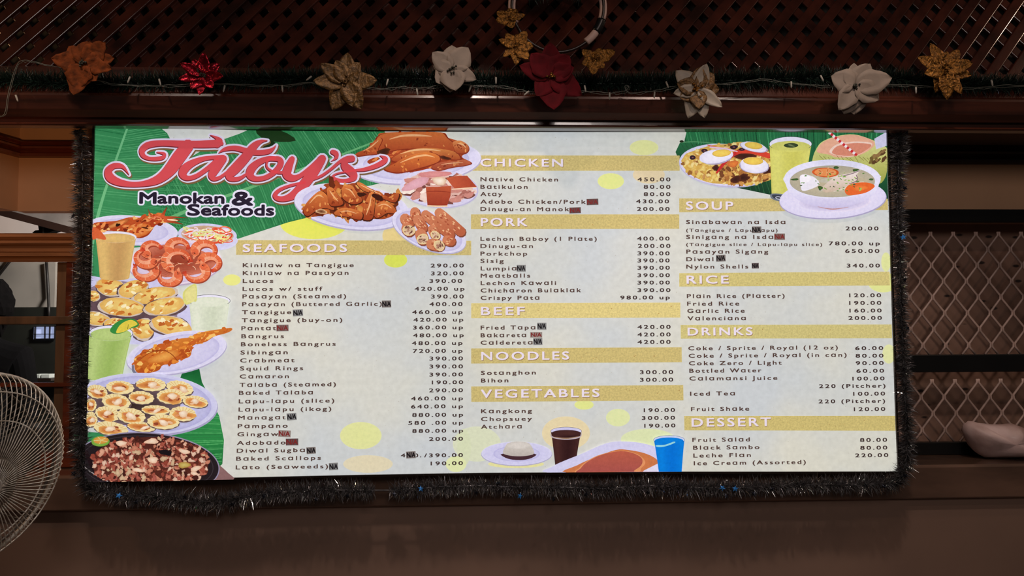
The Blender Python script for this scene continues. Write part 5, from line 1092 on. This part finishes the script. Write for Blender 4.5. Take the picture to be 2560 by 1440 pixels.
# ---- poinsettias
def petal_mesh(L, Wd, tip, bend, fold, rn, wave=.05):
    nu, nv = 9, 6; V = []; F = []
    for i in range(nu):
        u = i / (nu - 1)
        wdt = Wd * (math.sin(PI * min(1, u ** tip)) ** .75 * .5 + .04 * (1 - u)) if u < 1 else 0.0
        for j in range(nv):
            v = j / (nv - 1) * 2 - 1
            x = v * wdt * (1 + wave * math.sin(u * 17 + j)); z = u * L
            y = -(.012 + bend * L * (u ** 2)) + fold * abs(v) * wdt * -1 + wave * L * .12 * math.sin(u * 9 + v * 4)
            V.append(Vector((x, y, z)))
    for i in range(nu - 1):
        for j in range(nv - 1):
            a = i * nv + j; F.append((a, a + 1, a + nv + 1, a + nv))
    return V, F
def flower(label, cx, cy, Y, pxsize, petals, mat_, seed, group=None, cname='stamen', cmat='stamen', csize=.012, under=None, wave=.05):
    rn = random.Random(seed); c = at(cx, cy, Y); S = (Y - CAM.y) / FPX
    root = empty('poinsettia', tuple(c)); tag(root, label, 'flower', group)
    for k, (ang, ln, wd, *rest) in enumerate(petals):
        mt = M[rest[0]] if rest else mat_
        V, F = petal_mesh(ln * S, wd * S, .8, rn.uniform(-.12, .22), rn.uniform(.05, .3), rn, wave)
        a = math.radians(ang); R = Matrix.Rotation(a, 3, 'Y')
        o = mesh('petal', [c + R @ v + Vector((0, -.0025 * (k % 4) + .004, 0)) for v in V], F, mt, root, True)
        sm = o.modifiers.new('thick', 'SOLIDIFY'); sm.thickness = .0008
    bm = bmesh.new()
    for i in range(9):
        q = c + Vector((rn.gauss(0, csize * .55), -.018 - rn.uniform(0, .006), rn.gauss(0, csize * .55))); r = bmesh.ops.create_icosphere(bm, subdivisions=1, radius=csize * .32, matrix=Matrix.Translation(q))
    tube_into(bm, [c + Vector((0, .006, 0)), c + Vector((0, -.016, 0))], csize * .6, 8)
    bmobj('stamen', bm, M[cmat], root, True)
    tubeobj('stem', [c + Vector((0, -.002, 0)), c + Vector((0, .03, -.004)), c + Vector((0, .05, -.012))], .0025, M['pine'], root, 6)
    return root
FY = -.165
flower('rust-brown gauze poinsettia, leftmost flower on the garland', 212, 163, FY, 140, [(10, 62, 60), (48, 78, 56), (80, 80, 44), (102, 78, 40), (-40, 62, 50), (-82, 72, 48), (190, 84, 54), (-170, 66, 62), (-10, 52, 44), (140, 60, 40)], M['orange'], 1, wave=.12)
flower('shiny red foil poinsettia on the garland, second from the left', 510, 192, FY, 100, [(5, 56, 30), (50, 52, 32), (95, 54, 30), (140, 44, 30), (188, 50, 26), (-140, 44, 30), (-100, 60, 24), (-62, 58, 26), (-30, 46, 26)], M['red_foil'], 2, cmat='stamen', wave=.12)
flower('dark gold glitter poinsettia hanging over the beam left of the centre', 866, 208, FY, 150, [(2, 78, 46), (34, 62, 42), (88, 80, 46), (150, 78, 50), (-154, 78, 50), (-92, 78, 42), (-55, 74, 40), (-24, 58, 40), (164, 66, 40)], M['gold_soft'], 3, cmat='gold_soft')
flower('plain cream fabric poinsettia left of the wreath', 1130, 178, FY, 110, [(0, 66, 58), (35, 72, 62), (110, 66, 40), (170, 58, 60), (-130, 52, 56), (-48, 66, 50), (-75, 50, 40), (185, 58, 54)], M['cream'], 4)
flower('large red velvet poinsettia below the wreath', 1376, 194, FY, 170, [(0, 86, 56), (42, 70, 62), (70, 62, 50), (120, 92, 60), (176, 90, 70), (-145, 66, 50), (-72, 84, 48), (-42, 76, 58)], M['red_velvet'], 5, cmat='gold', csize=.014)
flower('cream poinsettia with a gold gauze heart right of the wreath', 1740, 228, FY, 130, [(8, 60, 44, 'gold_soft'), (45, 62, 50, 'gold_soft'), (85, 60, 46, 'gold_soft'), (126, 78, 34), (165, 74, 44), (-162, 76, 44), (-118, 52, 44, 'gold_soft'), (-100, 64, 34), (-45, 74, 50), (20, 70, 40), (-75, 56, 46, 'gold_soft'), (178, 52, 44, 'gold_soft')], M['cream_gold'], 6, cmat='gold', csize=.016)
flower('broad cream poinsettia hanging over the right part of the beam', 2132, 218, FY, 160, [(2, 62, 40), (35, 70, 56), (78, 98, 64), (118, 74, 60), (178, 72, 70), (-160, 76, 62), (-145, 78, 50), (-66, 66, 62), (-25, 50, 40)], M['cream'], 7)
flower('gold foil poinsettia, rightmost flower on the garland', 2356, 178, FY, 150, [(-24, 80, 34), (-62, 76, 36), (38, 72, 38), (78, 66, 44), (102, 70, 36), (146, 76, 36), (176, 78, 44), (-100, 54, 36), (200, 60, 36), (8, 50, 36)], M['gold'], 8, cmat='gold', wave=.1)
flower('small gold foil flower at the upper left end of the wreath ring', 1272, 50, FY + .03, 60, [(-60, 36, 26), (15, 30, 30), (75, 44, 20), (-105, 34, 30), (160, 26, 26), (40, 34, 24)], M['gold'], 9, cmat='gold', csize=.008, wave=.15)
flower('small gold foil flower low on the left of the wreath ring', 1290, 118, FY + .02, 80, [(-40, 42, 26), (35, 46, 32), (95, 44, 30), (140, 48, 32), (-130, 44, 20), (180, 50, 26), (-75, 46, 22)], M['gold'], 10, cmat='gold', csize=.009, wave=.15)
flower('small gold foil flower beside the black wrap of the wreath ring', 1484, 152, FY + .02, 80, [(-50, 40, 26), (70, 56, 34), (130, 34, 24), (185, 40, 32), (-110, 34, 24), (30, 36, 24)], M['gold'], 11, cmat='gold', csize=.009, wave=.15)
# ---- wreath: a ribbon-wound ring with green sprigs
wc = at(1394, 18, -.06); WR = 118 * (2.53 / FPX)
wr = empty('wreath', tuple(wc)); tag(wr, 'round wreath hoop wound with pale pink ribbon hanging above the beam centre', 'wreath')
ring = [wc + Vector((WR * math.sin(t), .01 * math.cos(2 * t), WR * .97 * math.cos(t))) for t in [k * 2 * PI / 60 for k in range(60)]]
def arc(t0, t1, r, k=18, y=0): return [wc + Vector((WR * math.sin(t), y, WR * .97 * math.cos(t))) for t in [math.radians(t0 + (t1 - t0) * i / k) for i in range(k + 1)]]
tubeobj('hoop', ring, .0055, M['dark_wood'], wr, 8, True)
tubeobj('ribbon_winding', arc(-112, -12, 0), .0125, M['ribbon'], wr, 10)
tubeobj('ribbon_winding', arc(14, 106, 0), .0125, M['ribbon'], wr, 10)
tubeobj('ribbon_winding', arc(124, 142, 0), .0125, M['ribbon'], wr, 10)
tubeobj('black_wrap', arc(106, 124, 0, 8), .0150, M['black_gloss'], wr, 10)
filaments('sprigs', [(wc + Vector((WR * f, -.008, WR * .62 * (1 - f * f) - .006)), 1.0) for f in (-.55, -.3, 0, .3, .55)] , .06, 1400, [M['pine'], M['pine']], wr, 13, wid=.002, bright=0, loose=.4)
tubeobj('hook_cord', [wc + Vector((0, 0, WR * .9)), wc + Vector((0, .12, WR * 1.25))], .002, M['cable'], wr, 6)

# ================================================================== stand fan at the lower left
def fan():
    D = 1.86; fc = CAM + (ray(-92, 1187) / FPX) * D
    n = Vector((0.91, -0.41, -0.25)).normalized(); side = Vector((0, 0, 1)).cross(n).normalized(); up = n.cross(side).normalized()
    R = 0.243
    root = empty('stand_fan', (fc.x - n.x * .1, fc.y - n.y * .1, 0.0)); tag(root, 'large stand fan with a pale round wire cage at the left edge', 'fan')
    def P(r, th, h): return fc + (side * math.cos(th) + up * math.sin(th)) * r + n * h
    def cage(name, sgn, ns, rings, hub, prof, twist):
        bm = bmesh.new()
        for k in range(ns):
            th = 2 * PI * k / ns
            tube_into(bm, [P(r, th + twist * (i / len(prof)), h * sgn) for i, (r, h) in enumerate(prof)], .00125, 5)
        for r, h, w_ in rings: tube_into(bm, [P(r, 2 * PI * k / 72, h * sgn) for k in range(72)], w_, 6, True)
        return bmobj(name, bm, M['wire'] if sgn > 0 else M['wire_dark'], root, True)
    hr = .068
    prof = [(hr * .9, .088), (.10, .086), (.14, .078), (.18, .066), (.212, .050), (.234, .030), (.245, .008), (.240, -.008)]
    cage('front_cage', 1, 96, [(.243, .004, .0048), (.150, .0745, .0018), (.212, .051, .0018)], hr, prof, 0.0)
    prof2 = [(hr, .075), (.11, .074), (.16, .066), (.20, .050), (.228, .028), (.241, .006)]
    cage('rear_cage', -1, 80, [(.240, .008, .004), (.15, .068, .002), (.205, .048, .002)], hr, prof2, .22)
    # concentric wires of the front boss, boss disc and badge
    bm = bmesh.new(); N = 48
    rg = [[bm.verts.new(P(r, 2 * PI * k / N, h)) for k in range(N)] for r, h in ((hr, .080), (hr, .090), (hr * .8, .096), (hr * .55, .092), (hr * .5, .080))]
    for a, b in zip(rg, rg[1:]):
        for k in range(N): bm.faces.new((a[k], a[(k + 1) % N], b[(k + 1) % N], b[k]))
    bm.faces.new(rg[0][::-1]); bm.faces.new(rg[-1])
    hubo = bmobj('hub_disc', bm, M['fan_plastic'], root, True)
    bm = bmesh.new()
    for k in range(60): th = 2 * PI * k / 60; tube_into(bm, [P(.016, th, .0965), P(.040, th, .0990), (P(hr * .96, th, .0930))], .0011, 4)
    bmobj('hub_wires', bm, M['wire'], root, True)
    bm = bmesh.new(); tube_into(bm, [P(.021, 2 * PI * k / 32, .100) for k in range(32)], .0035, 6, True)
    c0_ = bm.verts.new(P(0, 0, .1015)); rr = [bm.verts.new(P(.021, 2 * PI * k / 32, .100)) for k in range(32)]
    for k in range(32): bm.faces.new((rr[k], rr[(k + 1) % 32], c0_))
    bmobj('badge', bm, M['fan_badge'], root, True)
    for b in range(3):
        bm = bmesh.new(); g = []
        for i in range(7):
            r = .03 + .18 * i / 6; rowv = []
            for j in range(7):
                a = b * 2 * PI / 3 + (j / 6 - .5) * (1.25 * math.sin(PI * min(1, .25 + .6 * i / 6)) ) + .25 * i / 6
                rowv.append(bm.verts.new(P(r, a, -.012 + .028 * (j / 6 - .5))))
            g.append(rowv)
        for i in range(6):
            for j in range(6): bm.faces.new((g[i][j], g[i + 1][j], g[i + 1][j + 1], g[i][j + 1]))
        o = bmobj('blade', bm, M['fan_blade'], root, True); o.modifiers.new('t', 'SOLIDIFY').thickness = .002
    bm = bmesh.new(); rg = [[bm.verts.new(P(r, 2 * PI * k / 28, h)) for k in range(28)] for r, h in ((.055, -.078), (.07, -.085), (.072, -.14), (.06, -.18), (.03, -.20))]
    for a, b in zip(rg, rg[1:]):
        for k in range(28): bm.faces.new((a[k], a[(k + 1) % 28], b[(k + 1) % 28], b[k]))
    bm.faces.new(rg[0][::-1]); bm.faces.new(rg[-1]); bmobj('motor_housing', bm, M['fan_plastic'], root, True)
    q = fc - n * .13
    tubeobj('pole', [(q.x, q.y, .03), (q.x, q.y, q.z - .3), (q.x, q.y, q.z - .05)], [.017, .017, .014], M['fan_plastic'], root, 14)
    bm = bmesh.new(); rg = [[bm.verts.new((q.x + r * math.cos(2 * PI * k / 40), q.y + r * math.sin(2 * PI * k / 40), h)) for k in range(40)] for r, h in ((.2, 0.0), (.2, .012), (.17, .03), (.03, .05))]
    for a, b in zip(rg, rg[1:]):
        for k in range(40): bm.faces.new((a[k], a[(k + 1) % 40], b[(k + 1) % 40], b[k]))
    bm.faces.new(rg[0][::-1]); bm.faces.new(rg[-1]); bmobj('base', bm, M['fan_plastic'], root, True)
fan()
